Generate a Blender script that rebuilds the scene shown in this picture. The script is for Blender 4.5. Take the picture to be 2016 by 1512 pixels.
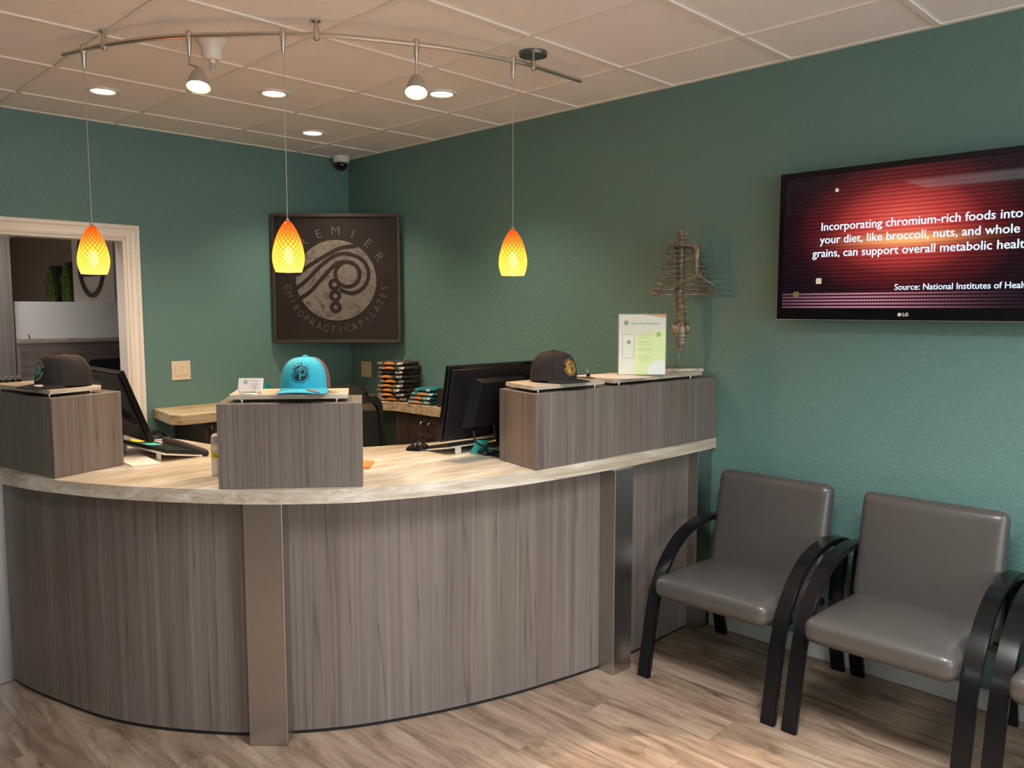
import bpy, bmesh, math, random
from mathutils import Vector, Matrix, noise
random.seed(7)
PI = math.pi
for o in list(bpy.data.objects): bpy.data.objects.remove(o, do_unlink=True)
SC = bpy.context.scene
COL = SC.collection
H = 2.681                                   # ceiling height; the room corner is the origin

# ---------------------------------------------------------------- camera
cd = bpy.data.cameras.new('camera'); cam = bpy.data.objects.new('camera', cd); COL.objects.link(cam)
cd.sensor_width = 36.0; cd.lens = 36.0 * 1583.3 / 2016.0; cd.clip_start = 0.05
yaw, pitch, roll = 0.7913, 0.0934, -0.0009
cam.location = (-3.486, -5.161, 1.58)
fwd = Vector((math.sin(yaw) * math.cos(pitch), math.cos(yaw) * math.cos(pitch), -math.sin(pitch)))
rgt = Vector((math.cos(yaw), -math.sin(yaw), 0)); upv = rgt.cross(fwd)
R3 = Matrix((rgt, upv, -fwd)).transposed()
cam.rotation_euler = R3.to_euler()
SC.camera = cam

# ---------------------------------------------------------------- world, exposure
w = bpy.data.worlds.new('daylight'); SC.world = w; w.use_nodes = True
w.node_tree.nodes['Background'].inputs[0].default_value = (0.86, 0.94, 1.0, 1)
w.node_tree.nodes['Background'].inputs[1].default_value = 4.2
SC.view_settings.view_transform = 'Standard'; SC.view_settings.look = 'None'
SC.view_settings.exposure = 0.28; SC.view_settings.gamma = 1.0
try: SC.view_settings.use_curve_mapping = False
except Exception: pass

# ---------------------------------------------------------------- lamps of the room (power)
WARM = (1.0, 0.80, 0.60); COOL = (0.97, 0.98, 1.0)
P_DOWN, P_TROFFER, P_PENDANT, P_TRACK = 62.0, 58.0, 4.2, 46.0

def lamp(name, kind, loc, energy, color, parent=None, **kw):
    l = bpy.data.lights.new(name, kind); l.energy = energy; l.color = color
    for k, v in kw.items(): setattr(l, k, v)
    o = bpy.data.objects.new(name, l); COL.objects.link(o); o.location = loc
    return o

# ---------------------------------------------------------------- materials
MATS = {}
class NT:
    def __init__(s, name):
        s.m = bpy.data.materials.new(name); s.m.use_nodes = True; s.t = s.m.node_tree; s.n = s.t.nodes; s.l = s.t.links
        s.b = s.n['Principled BSDF']; s.out = s.n['Material Output']; MATS[name] = s.m
    def node(s, typ, **kw):
        n = s.n.new(typ)
        for k, v in kw.items():
            if k.startswith('i_'):
                key = k[2:]; key = int(key) if key.isdigit() else key
                n.inputs[key].default_value = v
            else: setattr(n, k, v)
        return n
    def link(s, a, b): s.l.new(a, b)
    def coords(s, scale=(1, 1, 1), rot=(0, 0, 0), kind='Object'):
        tc = s.node('ShaderNodeTexCoord'); mp = s.node('ShaderNodeMapping')
        mp.inputs['Scale'].default_value = scale; mp.inputs['Rotation'].default_value = rot
        s.link(tc.outputs[kind], mp.inputs[0]); return mp.outputs[0]
    def noise(s, vec, scale, detail=4, rough=.6, dist=0):
        n = s.node('ShaderNodeTexNoise'); n.inputs['Scale'].default_value = scale; n.inputs['Detail'].default_value = detail
        n.inputs['Roughness'].default_value = rough; n.inputs['Distortion'].default_value = dist
        s.link(vec, n.inputs['Vector']); return n.outputs['Fac']
    def ramp(s, fac, stops):
        n = s.node('ShaderNodeValToRGB'); e = n.color_ramp.elements
        while len(e) < len(stops): e.new(.5)
        for el, (p, c) in zip(e, stops): el.position = p; el.color = (*c, 1)
        s.link(fac, n.inputs[0]); return n.outputs[0]
    def mix(s, fac, a, b, mode='MIX'):
        n = s.node('ShaderNodeMix', data_type='RGBA', blend_type=mode)
        for sock, v in ((n.inputs[0], fac), (n.inputs[6], a), (n.inputs[7], b)):
            if isinstance(v, (int, float)): sock.default_value = v
            elif isinstance(v, tuple): sock.default_value = (*v, 1)
            else: s.link(v, sock)
        return n.outputs[2]
    def math(s, op, a, b=0.0, c=None):
        n = s.node('ShaderNodeMath', operation=op)
        for i, v in enumerate((a, b, c)):
            if v is None: continue
            if isinstance(v, (int, float)): n.inputs[i].default_value = v
            else: s.link(v, n.inputs[i])
        return n.outputs[0]
    def bump(s, h, strength=.3, dist=.01):
        n = s.node('ShaderNodeBump'); n.inputs['Strength'].default_value = strength; n.inputs['Distance'].default_value = dist
        s.link(h, n.inputs['Height']); s.link(n.outputs[0], s.b.inputs['Normal'])
    def set(s, **kw):
        for k, v in kw.items():
            k = k.replace('_', ' ')
            if isinstance(v, tuple) and len(v) == 3: v = (*v, 1)
            s.b.inputs[k].default_value = v
def srgb(r, g, b):
    f = lambda c: (c / 255) / 12.92 if c / 255 <= .04045 else ((c / 255 + .055) / 1.055) ** 2.4
    return (f(r), f(g), f(b))
def plain(name, col, rough=.5, metal=0.0, **kw):
    t = NT(name); t.set(Base_Color=col, Roughness=rough, Metallic=metal, **kw); return t.m
def wallpaint(name, col, k=1.0):
    t = NT(name); v = t.coords()
    n1 = t.noise(v, 55, 3, .55); n2 = t.noise(v, 1.3, 2)
    c = t.mix(n2, tuple(x * .95 for x in col), tuple(x * 1.05 for x in col)); t.link(c, t.b.inputs['Base Color'])
    t.set(Roughness=.5); t.bump(n1, .5 * k, .006); return t.m
teal = wallpaint('teal_orange_peel_paint', srgb(97, 134, 127))
taupe = wallpaint('taupe_paint', srgb(120, 110, 98), .5)
offwhite = wallpaint('warm_white_paint', srgb(205, 198, 186), .3)
steel_d = plain('dark_window_frame', (.05, .05, .05), .4, .5)
trimw = plain('cream_trim_paint', srgb(242, 233, 219), .35)
basew = plain('pale_baseboard_paint', srgb(190, 195, 188), .4)
def ceilmat():
    t = NT('mineral_ceiling_tile'); v = t.coords((1, 1, 1)); v2 = t.coords((60, 26, 40), (0, 0, .5))
    n = t.noise(v2, 1.0, 2, .5, .6); pit = t.ramp(n, [(.0, (.45, .45, .45)), (.33, (1, 1, 1))])
    f = t.noise(v, 140, 3); 
    c = t.mix(1.0, srgb(244, 241, 238), pit, 'MULTIPLY'); t.link(c, t.b.inputs['Base Color']); t.set(Roughness=.9)
    t.bump(t.math('ADD', n, t.math('MULTIPLY', f, .4)), .35, .004); return t.m
tilem = ceilmat(); gridm = plain('white_ceiling_grid', srgb(242, 236, 228), .5)
def laminate(name, stops, sc=(44, 44, .5), rough=.38):
    t = NT(name); v = t.coords(sc); v2 = t.coords((sc[0] * .22, sc[1] * .22, sc[2] * .4) )
    v3 = t.coords((sc[0] * 4.2, sc[1] * 4.2, sc[2] * 1.1))
    a = t.noise(v, 1, 3, .55, .12); b = t.noise(v2, 1, 2, .5, .1); d = t.noise(v3, 1, 3, .6)
    f = t.math('ADD', t.math('MULTIPLY', a, .44), t.math('ADD', t.math('MULTIPLY', b, .24), t.math('MULTIPLY', d, .32)))
    c = t.ramp(f, stops)
    vl = t.coords((sc[0] * .75, sc[1] * .75, sc[2] * .9)); ln = t.math('ABSOLUTE', t.math('SUBTRACT', t.noise(vl, 1, 1, .5, .3), .5)); vl2 = t.coords((sc[0] * .5, sc[1] * .5, sc[2] * .7), (0, 0, 1.0)); ln2 = t.math('ABSOLUTE', t.math('SUBTRACT', t.noise(vl2, 1, 1, .5, .3), .47))
    c = t.mix(1.0, c, t.ramp(ln, [(.0, (.66, .64, .64)), (.022, (1, 1, 1))]), 'MULTIPLY'); c = t.mix(1.0, c, t.ramp(ln2, [(.0, (1.16, 1.16, 1.16)), (.03, (1, 1, 1))]), 'MULTIPLY')
    vt = t.coords((sc[0] * .12, sc[1] * .12, sc[2] * 1.2)); c = t.mix(1.0, c, t.ramp(t.noise(vt, 1, 1), [(.35, (1.0, .96, .97)), (.5, (.98, .98, .98)), (.65, (.98, 1.0, .95))]), 'MULTIPLY')
    t.link(c, t.b.inputs['Base Color']); t.set(Roughness=rough); t.bump(d, .06, .002); return t.m
GW = [(.28, srgb(92, 83, 76)), (.44, srgb(107, 98, 91)), (.52, srgb(115, 105, 98)), (.60, srgb(123, 113, 105)), (.74, srgb(137, 127, 118))]
greywood = laminate('grey_brown_wood_laminate', GW)
greywoodh = laminate('horizontal_grey_wood_laminate', [(.36, srgb(112, 100, 94)), (.5, srgb(140, 126, 118)), (.64, srgb(160, 146, 138))], (1.2, 1.2, 30))
darkwood = laminate('dark_brown_cabinet_laminate', [(.34, srgb(44, 34, 30)), (.5, srgb(60, 48, 42)), (.66, srgb(78, 64, 56))], (40, 40, 1.2), .45)
def travertine():
    t = NT('travertine_laminate'); v = t.coords((3.2, 17, 42), (0, 0, .62)); v2 = t.coords((1.2, 4.5, 8), (0, 0, .62))
    a = t.noise(v, 1, 6, .62, .8); b = t.noise(v2, 1, 3, .5, .5); f = t.math('ADD', t.math('MULTIPLY', a, .62), t.math('MULTIPLY', b, .38))
    c = t.ramp(f, [(.36, srgb(158, 142, 122)), (.45, srgb(184, 170, 150)), (.53, srgb(198, 186, 168)), (.60, srgb(212, 204, 190)), (.68, srgb(224, 218, 208))])
    t.link(c, t.b.inputs['Base Color']); t.set(Roughness=.34); return t.m
trav = travertine()
def beigewood():
    t = NT('pale_oak_worktop_laminate'); v = t.coords((3, 26, 60), (0, 0, .1)); a = t.noise(v, 1, 5, .6, .5)
    t.link(t.ramp(a, [(.35, srgb(150, 128, 98)), (.5, srgb(184, 163, 130)), (.65, srgb(204, 186, 154))]), t.b.inputs['Base Color']); t.set(Roughness=.4); return t.m
palewood = beigewood()
def floormat():
    t = NT('wood_plank_vinyl_floor'); v = t.coords((1, 1, 1), (0, 0, PI / 2))
    br = t.node('ShaderNodeTexBrick'); br.offset = .37; br.offset_frequency = 2
    for k, x in (('Scale', 1.0), ('Mortar Size', .0012), ('Mortar Smooth', .1), ('Bias', 0.0), ('Brick Width', 1.22), ('Row Height', .18)): br.inputs[k].default_value = x
    br.inputs['Color1'].default_value = (0, 0, 0, 1); br.inputs['Color2'].default_value = (1, 1, 1, 1); br.inputs['Mortar'].default_value = (.5, .5, .5, 1)
    t.link(v, br.inputs['Vector'])
    sp = t.node('ShaderNodeSeparateXYZ'); t.link(v, sp.inputs[0])
    cb = t.node('ShaderNodeCombineXYZ')
    rnd = t.node('ShaderNodeSeparateColor'); t.link(br.outputs['Color'], rnd.inputs[0])
    t.link(t.math('MULTIPLY', sp.outputs[0], 1.6), cb.inputs[0]); t.link(t.math('MULTIPLY', sp.outputs[1], 13), cb.inputs[1]); t.link(t.math('MULTIPLY', rnd.outputs[0], 37), cb.inputs[2])
    g = t.noise(cb.outputs[0], 1.0, 6, .6, 1.0); cb2 = t.node('ShaderNodeCombineXYZ')
    t.link(t.math('MULTIPLY', sp.outputs[0], 3), cb2.inputs[0]); t.link(t.math('MULTIPLY', sp.outputs[1], 110), cb2.inputs[1]); t.link(t.math('MULTIPLY', rnd.outputs[0], 11), cb2.inputs[2])
    g2 = t.noise(cb2.outputs[0], 1.0, 3, .6)
    f = t.math('ADD', t.math('MULTIPLY', g, .78), t.math('ADD', t.math('MULTIPLY', g2, .2), t.math('MULTIPLY', rnd.outputs[0], .07)))
    c = t.ramp(f, [(.28, srgb(80, 64, 52)), (.40, srgb(122, 102, 85)), (.52, srgb(146, 125, 106)), (.64, srgb(161, 141, 121)), (.78, srgb(176, 157, 137))])
    cb3 = t.node('ShaderNodeCombineXYZ'); t.link(t.math('MULTIPLY', sp.outputs[0], 2.4), cb3.inputs[0]); t.link(t.math('MULTIPLY', sp.outputs[1], 11), cb3.inputs[1]); t.link(t.math('MULTIPLY', rnd.outputs[0], 23), cb3.inputs[2])
    c = t.mix(1.0, c, t.ramp(t.noise(cb3.outputs[0], 1.0, 5, .68, .8), [(.48, (1, 1, 1)), (.57, (.76, .73, .70)), (.68, (.50, .46, .43))]), 'MULTIPLY')
    cb4 = t.node('ShaderNodeCombineXYZ'); t.link(t.math('MULTIPLY', sp.outputs[0], 2.2), cb4.inputs[0]); t.link(t.math('MULTIPLY', sp.outputs[1], 5.5), cb4.inputs[1]); vo = t.node('ShaderNodeTexVoronoi'); t.link(cb4.outputs[0], vo.inputs['Vector']); vo.inputs['Scale'].default_value = 1.0
    c = t.mix(1.0, c, t.ramp(vo.outputs['Distance'], [(.02, (.42, .36, .32)), (.07, (.78, .74, .71)), (.14, (1, 1, 1))]), 'MULTIPLY')
    c = t.mix(t.math('MULTIPLY', br.outputs['Fac'], .6), c, srgb(112, 94, 80)); t.link(c, t.b.inputs['Base Color']); t.set(Roughness=.42)
    t.bump(t.math('SUBTRACT', t.math('MULTIPLY', g2, .3), br.outputs['Fac']), .25, .002); return t.m
floorm = floormat()
def brushed(name, col, rough, sc):
    t = NT(name); v = t.coords(sc); n = t.noise(v, 1, 3, .6)
    t.link(t.mix(n, tuple(x * .86 for x in col), col), t.b.inputs['Base Color']); t.set(Metallic=1.0, Roughness=rough)
    r = t.math('ADD', rough - .06, t.math('MULTIPLY', n, .12)); t.link(r, t.b.inputs['Roughness']); return t.m
steel = brushed('brushed_stainless_steel', (.52, .51, .50), .30, (220, 220, 1.2))
nickel = brushed('satin_nickel', (.72, .67, .61), .32, (60, 60, 60))
chrome = plain('bright_chrome', (.8, .8, .8), .12, 1.0)
silverp = plain('silver_painted_metal', srgb(180, 166, 152), .38, .1)
bronze = None
def bronzemat():
    t = NT('aged_bronze'); v = t.coords((26, 26, 40)); n = t.noise(v, 1, 4, .6)
    t.link(t.ramp(n, [(.3, (.13, .11, .08)), (.55, (.29, .245, .175)), (.75, (.47, .41, .30))]), t.b.inputs['Base Color']); t.set(Metallic=.6, Roughness=.42); return t.m
bronze = bronzemat()
blackgloss = plain('gloss_black_lacquer', (.006, .006, .007), .2, Specular_IOR_Level=.3)
blackmatte = plain('matte_black_plastic', (.012, .012, .013), .5)
blackplastic = plain('black_monitor_plastic', (.008, .008, .009), .3, Specular_IOR_Level=.3)
darkgap = plain('black_toe_kick', (.008, .008, .008), .7)
vinyl = NT('taupe_grey_vinyl'); vinyl.set(Base_Color=srgb(76, 72, 68), Roughness=.30); vinyl.bump(vinyl.noise(vinyl.coords(), 420, 2), .04, .001); vinyl = vinyl.m
def fabric(name, col, sc=380, rough=.85):
    t = NT(name); v = t.coords(); n = t.noise(v, sc, 2); t.link(t.mix(n, tuple(x * .7 for x in col), tuple(x * 1.25 for x in col)), t.b.inputs['Base Color'])
    t.set(Roughness=rough); t.bump(n, .25, .001); return t.m
blackcap = fabric('black_cap_twill', srgb(35, 30, 31)); turqcap = fabric('turquoise_cap_twill', srgb(48, 172, 196)); meshcap = fabric('grey_brown_cap_mesh', srgb(92, 76, 76), 160)
teedark = fabric('charcoal_jersey', srgb(62, 54, 52), 260); teeteal = fabric('teal_jersey', srgb(20, 112, 124), 260); bagm = fabric('black_bag_fabric', srgb(22, 21, 22), 200)
white = plain('white_plastic', srgb(232, 228, 220), .4); paper = plain('white_paper', srgb(240, 228, 216), .7); almond = plain('almond_switch_plastic', srgb(224, 208, 182), .4)
orangep = plain('orange_print', srgb(226, 132, 42), .6); greenp = plain('dark_green_print', srgb(26, 98, 74), .6); limep = plain('lime_print', srgb(120, 176, 50), .6); whitep = plain('white_print', srgb(235, 232, 225), .6)
goldp = plain('gold_thread', srgb(206, 160, 70), .4, .3); blackp = plain('black_thread', srgb(18, 20, 24), .7); greyp = plain('grey_print', srgb(108, 108, 104), .6); redp = plain('red_thread', srgb(170, 50, 52), .6); bluep = plain('pale_teal_thread', srgb(150, 196, 200), .6)
yellown = plain('yellow_sticky_paper', srgb(246, 214, 34), .7); turqn = plain('turquoise_sticky_paper', srgb(72, 196, 186), .7); mint = plain('mint_sticky_paper', srgb(124, 196, 160), .7)
graysheet = plain('translucent_grey_sheet', srgb(188, 182, 170), .3); orangew = plain('orange_wood', srgb(214, 138, 72), .45)
signblack = NT('blackened_steel_plate'); signblack.set(Metallic=.35, Roughness=.5)
signblack.link(signblack.ramp(signblack.noise(signblack.coords(), 4, 4), [(.3, srgb(34, 29, 28)), (.7, srgb(50, 43, 40))]), signblack.b.inputs['Base Color']); signblack = signblack.m
signframe = plain('grey_steel_frame', srgb(84, 78, 72), .42, .6)
signdisc = NT('weathered_grey_metal'); _n = signdisc.noise(signdisc.coords(), 16, 6, .7, 1.5)
signdisc.link(signdisc.ramp(_n, [(.36, srgb(78, 74, 68)), (.47, srgb(112, 106, 98)), (.7, srgb(128, 121, 113))]), signdisc.b.inputs['Base Color']); signdisc.set(Roughness=.55, Metallic=.25); signdisc = signdisc.m
signletter = plain('dull_pewter_letters', srgb(112, 104, 98), .5, .3)
moss = NT('preserved_moss'); _v = moss.coords(); _n = moss.noise(_v, 28, 5, .7)
moss.link(moss.ramp(_n, [(.3, srgb(30, 44, 10)), (.5, srgb(70, 96, 24)), (.7, srgb(112, 140, 44))]), moss.b.inputs['Base Color']); moss.set(Roughness=1.0); moss.bump(_n, 1.0, .03); moss = moss.m
darkframe = plain('charcoal_planter_frame', srgb(48, 44, 44), .6); frost = plain('frosted_acrylic', srgb(196, 190, 184), .35); panelwhite = plain('white_wall_panel', srgb(205, 200, 194), .5); tanp = plain('brown_grey_panel', srgb(108, 96, 86), .6); emblem = plain('dark_grey_emblem', srgb(66, 60, 58), .5)
def emit(name, col, s):
    t = NT(name); t.set(Base_Color=(0, 0, 0), Emission_Color=col, Emission_Strength=s, Roughness=.6); return t.m
lampdisc = emit('glowing_downlight_lens', (1.0, .80, .52), 14.0); bulbm = emit('glowing_bulb', (1.0, .70, .32), 34.0); trackglow = emit('glowing_track_lens', (1.0, .84, .62), 16.0); troffm = emit('glowing_troffer_lens', COOL, 2.2)
screentxt = emit('lit_screen_text', (.62, .78, 1.0), 1.15); screensq = emit('lit_screen_square', (.75, .62, .40), .7); screensq2 = emit('dim_screen_square', (.16, .13, .04), .7)
def glassmat(name, col, rough=.02, alpha=.25):
    t = NT(name); t.set(Base_Color=col, Roughness=rough); tr = t.node('ShaderNodeBsdfTransparent'); tr.inputs[0].default_value = (*[min(1, c * 1.0) for c in (.96, .98, .97)], 1)
    mx = t.node('ShaderNodeMixShader'); mx.inputs[0].default_value = alpha; t.link(tr.outputs[0], mx.inputs[1]); t.link(t.b.outputs[0], mx.inputs[2]); t.link(mx.outputs[0], t.out.inputs[0]); return t.m
acrylic = glassmat('clear_acrylic', srgb(240, 248, 235), .05, .07); clearpl = glassmat('clear_bottle_plastic', srgb(215, 212, 205), .1, .55); domegl = glassmat('smoked_dome', (.02, .02, .02), .05, .75); meshback = glassmat('black_chair_mesh', (.02, .02, .022), .7, .72)
def ambermat():
    t = NT('amber_glass'); tc = t.node('ShaderNodeUVMap'); sp = t.node('ShaderNodeSeparateXYZ'); t.link(tc.outputs[0], sp.inputs[0])
    u = t.math('MULTIPLY', sp.outputs[0], 18.0); v = t.math('MULTIPLY', sp.outputs[1], 12.0)
    a = t.math('PINGPONG', t.math('ADD', u, v), .5); b = t.math('PINGPONG', t.math('SUBTRACT', u, v), .5)
    net = t.math('MINIMUM', a, b)                                   # 0 on the net lines
    netc = t.ramp(net, [(.04, (0, 0, 0)), (.16, (1, 1, 1))])
    col = t.mix(netc, (.45, .05, .004), (.96, .38, .07))
    colT = t.mix(netc, (.40, .05, .006), (.95, .42, .09))
    tl = t.node('ShaderNodeBsdfTranslucent'); t.link(col, tl.inputs[0])
    tp = t.node('ShaderNodeBsdfTransparent'); t.link(colT, tp.inputs[0])
    gl = t.node('ShaderNodeBsdfGlossy'); gl.inputs['Roughness'].default_value = .06
    df = t.node('ShaderNodeBsdfDiffuse'); t.link(col, df.inputs[0])
    m1 = t.node('ShaderNodeMixShader'); m1.inputs[0].default_value = .45; t.link(tl.outputs[0], m1.inputs[1]); t.link(tp.outputs[0], m1.inputs[2])
    m2 = t.node('ShaderNodeMixShader'); m2.inputs[0].default_value = .25; t.link(m1.outputs[0], m2.inputs[1]); t.link(df.outputs[0], m2.inputs[2])
    m3 = t.node('ShaderNodeMixShader'); m3.inputs[0].default_value = .045; t.link(m2.outputs[0], m3.inputs[1]); t.link(gl.outputs[0], m3.inputs[2])
    t.link(m3.outputs[0], t.out.inputs[0]); return t.m
amber = ambermat()
def screenmat():
    t = NT('lit_tv_screen'); v = t.node('ShaderNodeUVMap'); sp = t.node('ShaderNodeSeparateXYZ'); t.link(v.outputs[0], sp.inputs[0])
    u, q = sp.outputs[0], sp.outputs[1]                              # metres from the screen's left and bottom edge
    du = t.math('DIVIDE', t.math('SUBTRACT', u, .50), .42); dv = t.math('DIVIDE', t.math('SUBTRACT', q, .325), .27)
    r2 = t.math('ADD', t.math('MULTIPLY', du, du), t.math('MULTIPLY', dv, dv)); g = t.math('EXPONENT', t.math('MULTIPLY', r2, -1.35))
    du2 = t.math('DIVIDE', t.math('SUBTRACT', u, .52), .17); dv2 = t.math('DIVIDE', t.math('SUBTRACT', q, .275), .022)
    g2 = t.math('EXPONENT', t.math('MULTIPLY', t.math('ADD', t.math('MULTIPLY', du2, du2), t.math('MULTIPLY', dv2, dv2)), -1.0))
    st = t.math('PINGPONG', t.math('MULTIPLY', q, 62.0), .5); st = t.math('ADD', .45, t.math('MULTIPLY', st, 1.1))
    colr = t.ramp(g, [(0.0, (.003, .002, .007)), (.22, (.016, .004, .007)), (.5, (.12, .012, .014)), (.8, (.50, .05, .042)), (1.0, (.78, .11, .08))])
    c = t.mix(1.0, colr, st, 'MULTIPLY')
    c = t.mix(t.math('MULTIPLY', g2, .75), c, (.9, .50, .16))
    # rows of dots along the bottom
    low = t.math('LESS_THAN', q, .066); rowp = t.math('PINGPONG', t.math('MULTIPLY', q, 72.0), .5); colp = t.math('PINGPONG', t.math('MULTIPLY', u, 90.0), .5)
    dots = t.math('MULTIPLY', t.math('GREATER_THAN', rowp, .22), t.math('ADD', .45, colp))
    du3 = t.math('DIVIDE', t.math('SUBTRACT', u, .36), .30); fade = t.math('EXPONENT', t.math('MULTIPLY', t.math('MULTIPLY', du3, du3), -1.0))
    c = t.mix(t.math('MULTIPLY', t.math('MULTIPLY', low, dots), fade), c, (.50, .20, .26))
    t.set(Base_Color=(.004, .004, .005), Roughness=.03, Emission_Strength=1.1, Specular_IOR_Level=.3); t.link(c, t.b.inputs['Emission Color']); return t.m
tvscreen = screenmat(); tvbezel = plain('gloss_black_bezel', (.006, .006, .007), .10, Specular_IOR_Level=.3)

# ---------------------------------------------------------------- geometry helpers
def new(): return bmesh.new()
def box(bm, x0, x1, y0, y1, z0, z1, bev=0, seg=2):
    r = bmesh.ops.create_cube(bm, size=1); vs = r['verts']
    for v in vs: v.co = Vector(((x0 + x1) / 2 + v.co.x * (x1 - x0), (y0 + y1) / 2 + v.co.y * (y1 - y0), (z0 + z1) / 2 + v.co.z * (z1 - z0)))
    if bev:
        es = {e for v in vs for e in v.link_edges}
        bmesh.ops.bevel(bm, geom=list(es), offset=bev, segments=seg, profile=.5, affect='EDGES')
    return bm
def xf(bm, M, start=0):
    bm.verts.ensure_lookup_table()
    for v in bm.verts[start:]: v.co = M @ v.co
    return bm
def frame(o, ux, uz=(0, 0, 1)):
    """matrix with origin o, x axis ux, z axis near uz"""
    ux = Vector(ux).normalized(); uz = Vector(uz); uy = uz.cross(ux).normalized(); uz = ux.cross(uy)
    M = Matrix((ux, uy, uz)).transposed().to_4x4(); M.translation = Vector(o); return M
def prism(bm, pts, z0, z1, bev=0):
    a = [bm.verts.new((p[0], p[1], z0)) for p in pts]; b = [bm.verts.new((p[0], p[1], z1)) for p in pts]; n = len(pts)
    f = [bm.faces.new(a[::-1]), bm.faces.new(b)]
    for i in range(n): bm.faces.new((a[i], a[(i + 1) % n], b[(i + 1) % n], b[i]))
    bmesh.ops.recalc_face_normals(bm, faces=bm.faces[:])
    return bm
def tube(bm, pts, r, n=8, cap=True):
    pts = [Vector(p) for p in pts]; rings = []; rr = r if isinstance(r, (list, tuple)) else [r] * len(pts)
    t0 = (pts[1] - pts[0]).normalized(); nrm = t0.orthogonal().normalized()
    for i, p in enumerate(pts):
        t = (pts[min(i + 1, len(pts) - 1)] - pts[max(i - 1, 0)]).normalized()
        nrm = (nrm - t * nrm.dot(t)).normalized(); bn = t.cross(nrm)
        rings.append([bm.verts.new(p + (nrm * math.cos(2 * PI * k / n) + bn * math.sin(2 * PI * k / n)) * rr[i]) for k in range(n)])
    for a, b in zip(rings, rings[1:]):
        for k in range(n): bm.faces.new((a[k], a[(k + 1) % n], b[(k + 1) % n], b[k]))
    if cap: bm.faces.new(rings[0][::-1]); bm.faces.new(rings[-1])
    return bm
def lathe(bm, prof, n=24, M=None, uv=False):
    rings = []; layer = bm.loops.layers.uv.verify() if uv else None; start = len(bm.verts)
    for r, z in prof:
        rings.append([bm.verts.new((r * math.cos(2 * PI * k / n), r * math.sin(2 * PI * k / n), z)) for k in range(n)])
    m = len(prof)
    for i, (a, b) in enumerate(zip(rings, rings[1:])):
        for k in range(n):
            f = bm.faces.new((a[k], a[(k + 1) % n], b[(k + 1) % n], b[k]))
            if uv:
                for lp, (s, t) in zip(f.loops, ((k, i), (k + 1, i), (k + 1, i + 1), (k, i + 1))): lp[layer].uv = (s / n, t / (m - 1))
    if M is not None:
        bm.verts.ensure_lookup_table()
        for v in bm.verts[start:]: v.co = M @ v.co
    return bm
def closed_lathe(bm, prof, n=24, M=None): return lathe(bm, [(1e-4, prof[0][1])] + list(prof) + [(1e-4, prof[-1][1])], n, M)
def T(x, y, z): return Matrix.Translation((x, y, z))
def Rz(a): return Matrix.Rotation(a, 4, 'Z')
def catmull(pts, k=8):
    pts = [Vector(p) for p in pts]; out = []
    for i in range(len(pts) - 1):
        p0 = pts[max(i - 1, 0)]; p1 = pts[i]; p2 = pts[i + 1]; p3 = pts[min(i + 2, len(pts) - 1)]
        for j in range(k):
            t = j / k; out.append(.5 * ((2 * p1) + (p2 - p0) * t + (2 * p0 - 5 * p1 + 4 * p2 - p3) * t * t + (3 * p1 - p0 - 3 * p2 + p3) * t ** 3))
    out.append(pts[-1]); return out
def text(bm, s, size, M=None, extrude=0.0, bold=0.0, align='CENTER', fn=None, sx=1.0):
    c = bpy.data.curves.new('t', 'FONT'); c.body = s; c.size = size; c.extrude = extrude; c.offset = bold; c.align_x = align; c.align_y = 'CENTER'; c.resolution_u = 3
    o = bpy.data.objects.new('t', c); COL.objects.link(o); dg = bpy.context.evaluated_depsgraph_get()
    me = bpy.data.meshes.new_from_object(o.evaluated_get(dg)); bpy.data.objects.remove(o); bpy.data.curves.remove(c)
    if sx != 1: me.transform(Matrix.Diagonal((sx, 1, 1, 1)))
    if M is not None: me.transform(M)
    if fn:
        for v in me.vertices: v.co = fn(v.co.x, v.co.y, v.co.z)
    bm.from_mesh(me); bpy.data.meshes.remove(me); return bm

WM = {}
def reg(o, M): WM[o] = M
def wmat(o): return WM.get(o, Matrix.Identity(4))
def tag(o, label=None, cat=None, group=None, kind=None):
    if label: o['label'] = label
    if cat: o['category'] = cat
    if group: o['group'] = group
    if kind: o['kind'] = kind
    return o
def thing(name, label, cat, loc=(0, 0, 0), rz=0, group=None):
    o = bpy.data.objects.new(name, None); COL.objects.link(o); o.location = loc; o.rotation_euler = (0, 0, rz); o.empty_display_size = .05
    reg(o, T(*loc) @ Rz(rz)); return tag(o, label, cat, group)
def obj(name, bm, mat, parent=None, smooth=False, local=False, label=None, kind=None, auto=35):
    """geometry is given in world space unless local; it becomes one mesh object"""
    M = wmat(parent) if parent else Matrix.Identity(4)
    if parent and not local: xf(bm, M.inverted())
    if not parent and not local and len(bm.verts):
        c = Vector((0, 0, 0)); lo = min(v.co.z for v in bm.verts)
        for v in bm.verts: c += v.co
        c /= len(bm.verts); c.z = lo; xf(bm, T(*(-c))); M = T(*c)
    me = bpy.data.meshes.new(name); bm.to_mesh(me); bm.free(); me.materials.append(mat)
    if smooth:
        me.shade_smooth() if hasattr(me, 'shade_smooth') else None
        try: me.set_sharp_from_angle(angle=math.radians(auto))
        except Exception: pass
    o = bpy.data.objects.new(name, me); COL.objects.link(o)
    if parent: o.parent = parent
    else: o.matrix_world = M
    reg(o, M)
    if label: o['label'] = label
    if kind: o['kind'] = kind
    return o
def one(name, bm, mat, label, cat, group=None, smooth=False): return tag(obj(name, bm, mat, None, smooth), label, cat, group)
def struct(name, bm, mat, parent=None, smooth=False):
    o = obj(name, bm, mat, parent, smooth)
    if not parent: o['kind'] = 'structure'
    return o
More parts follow.
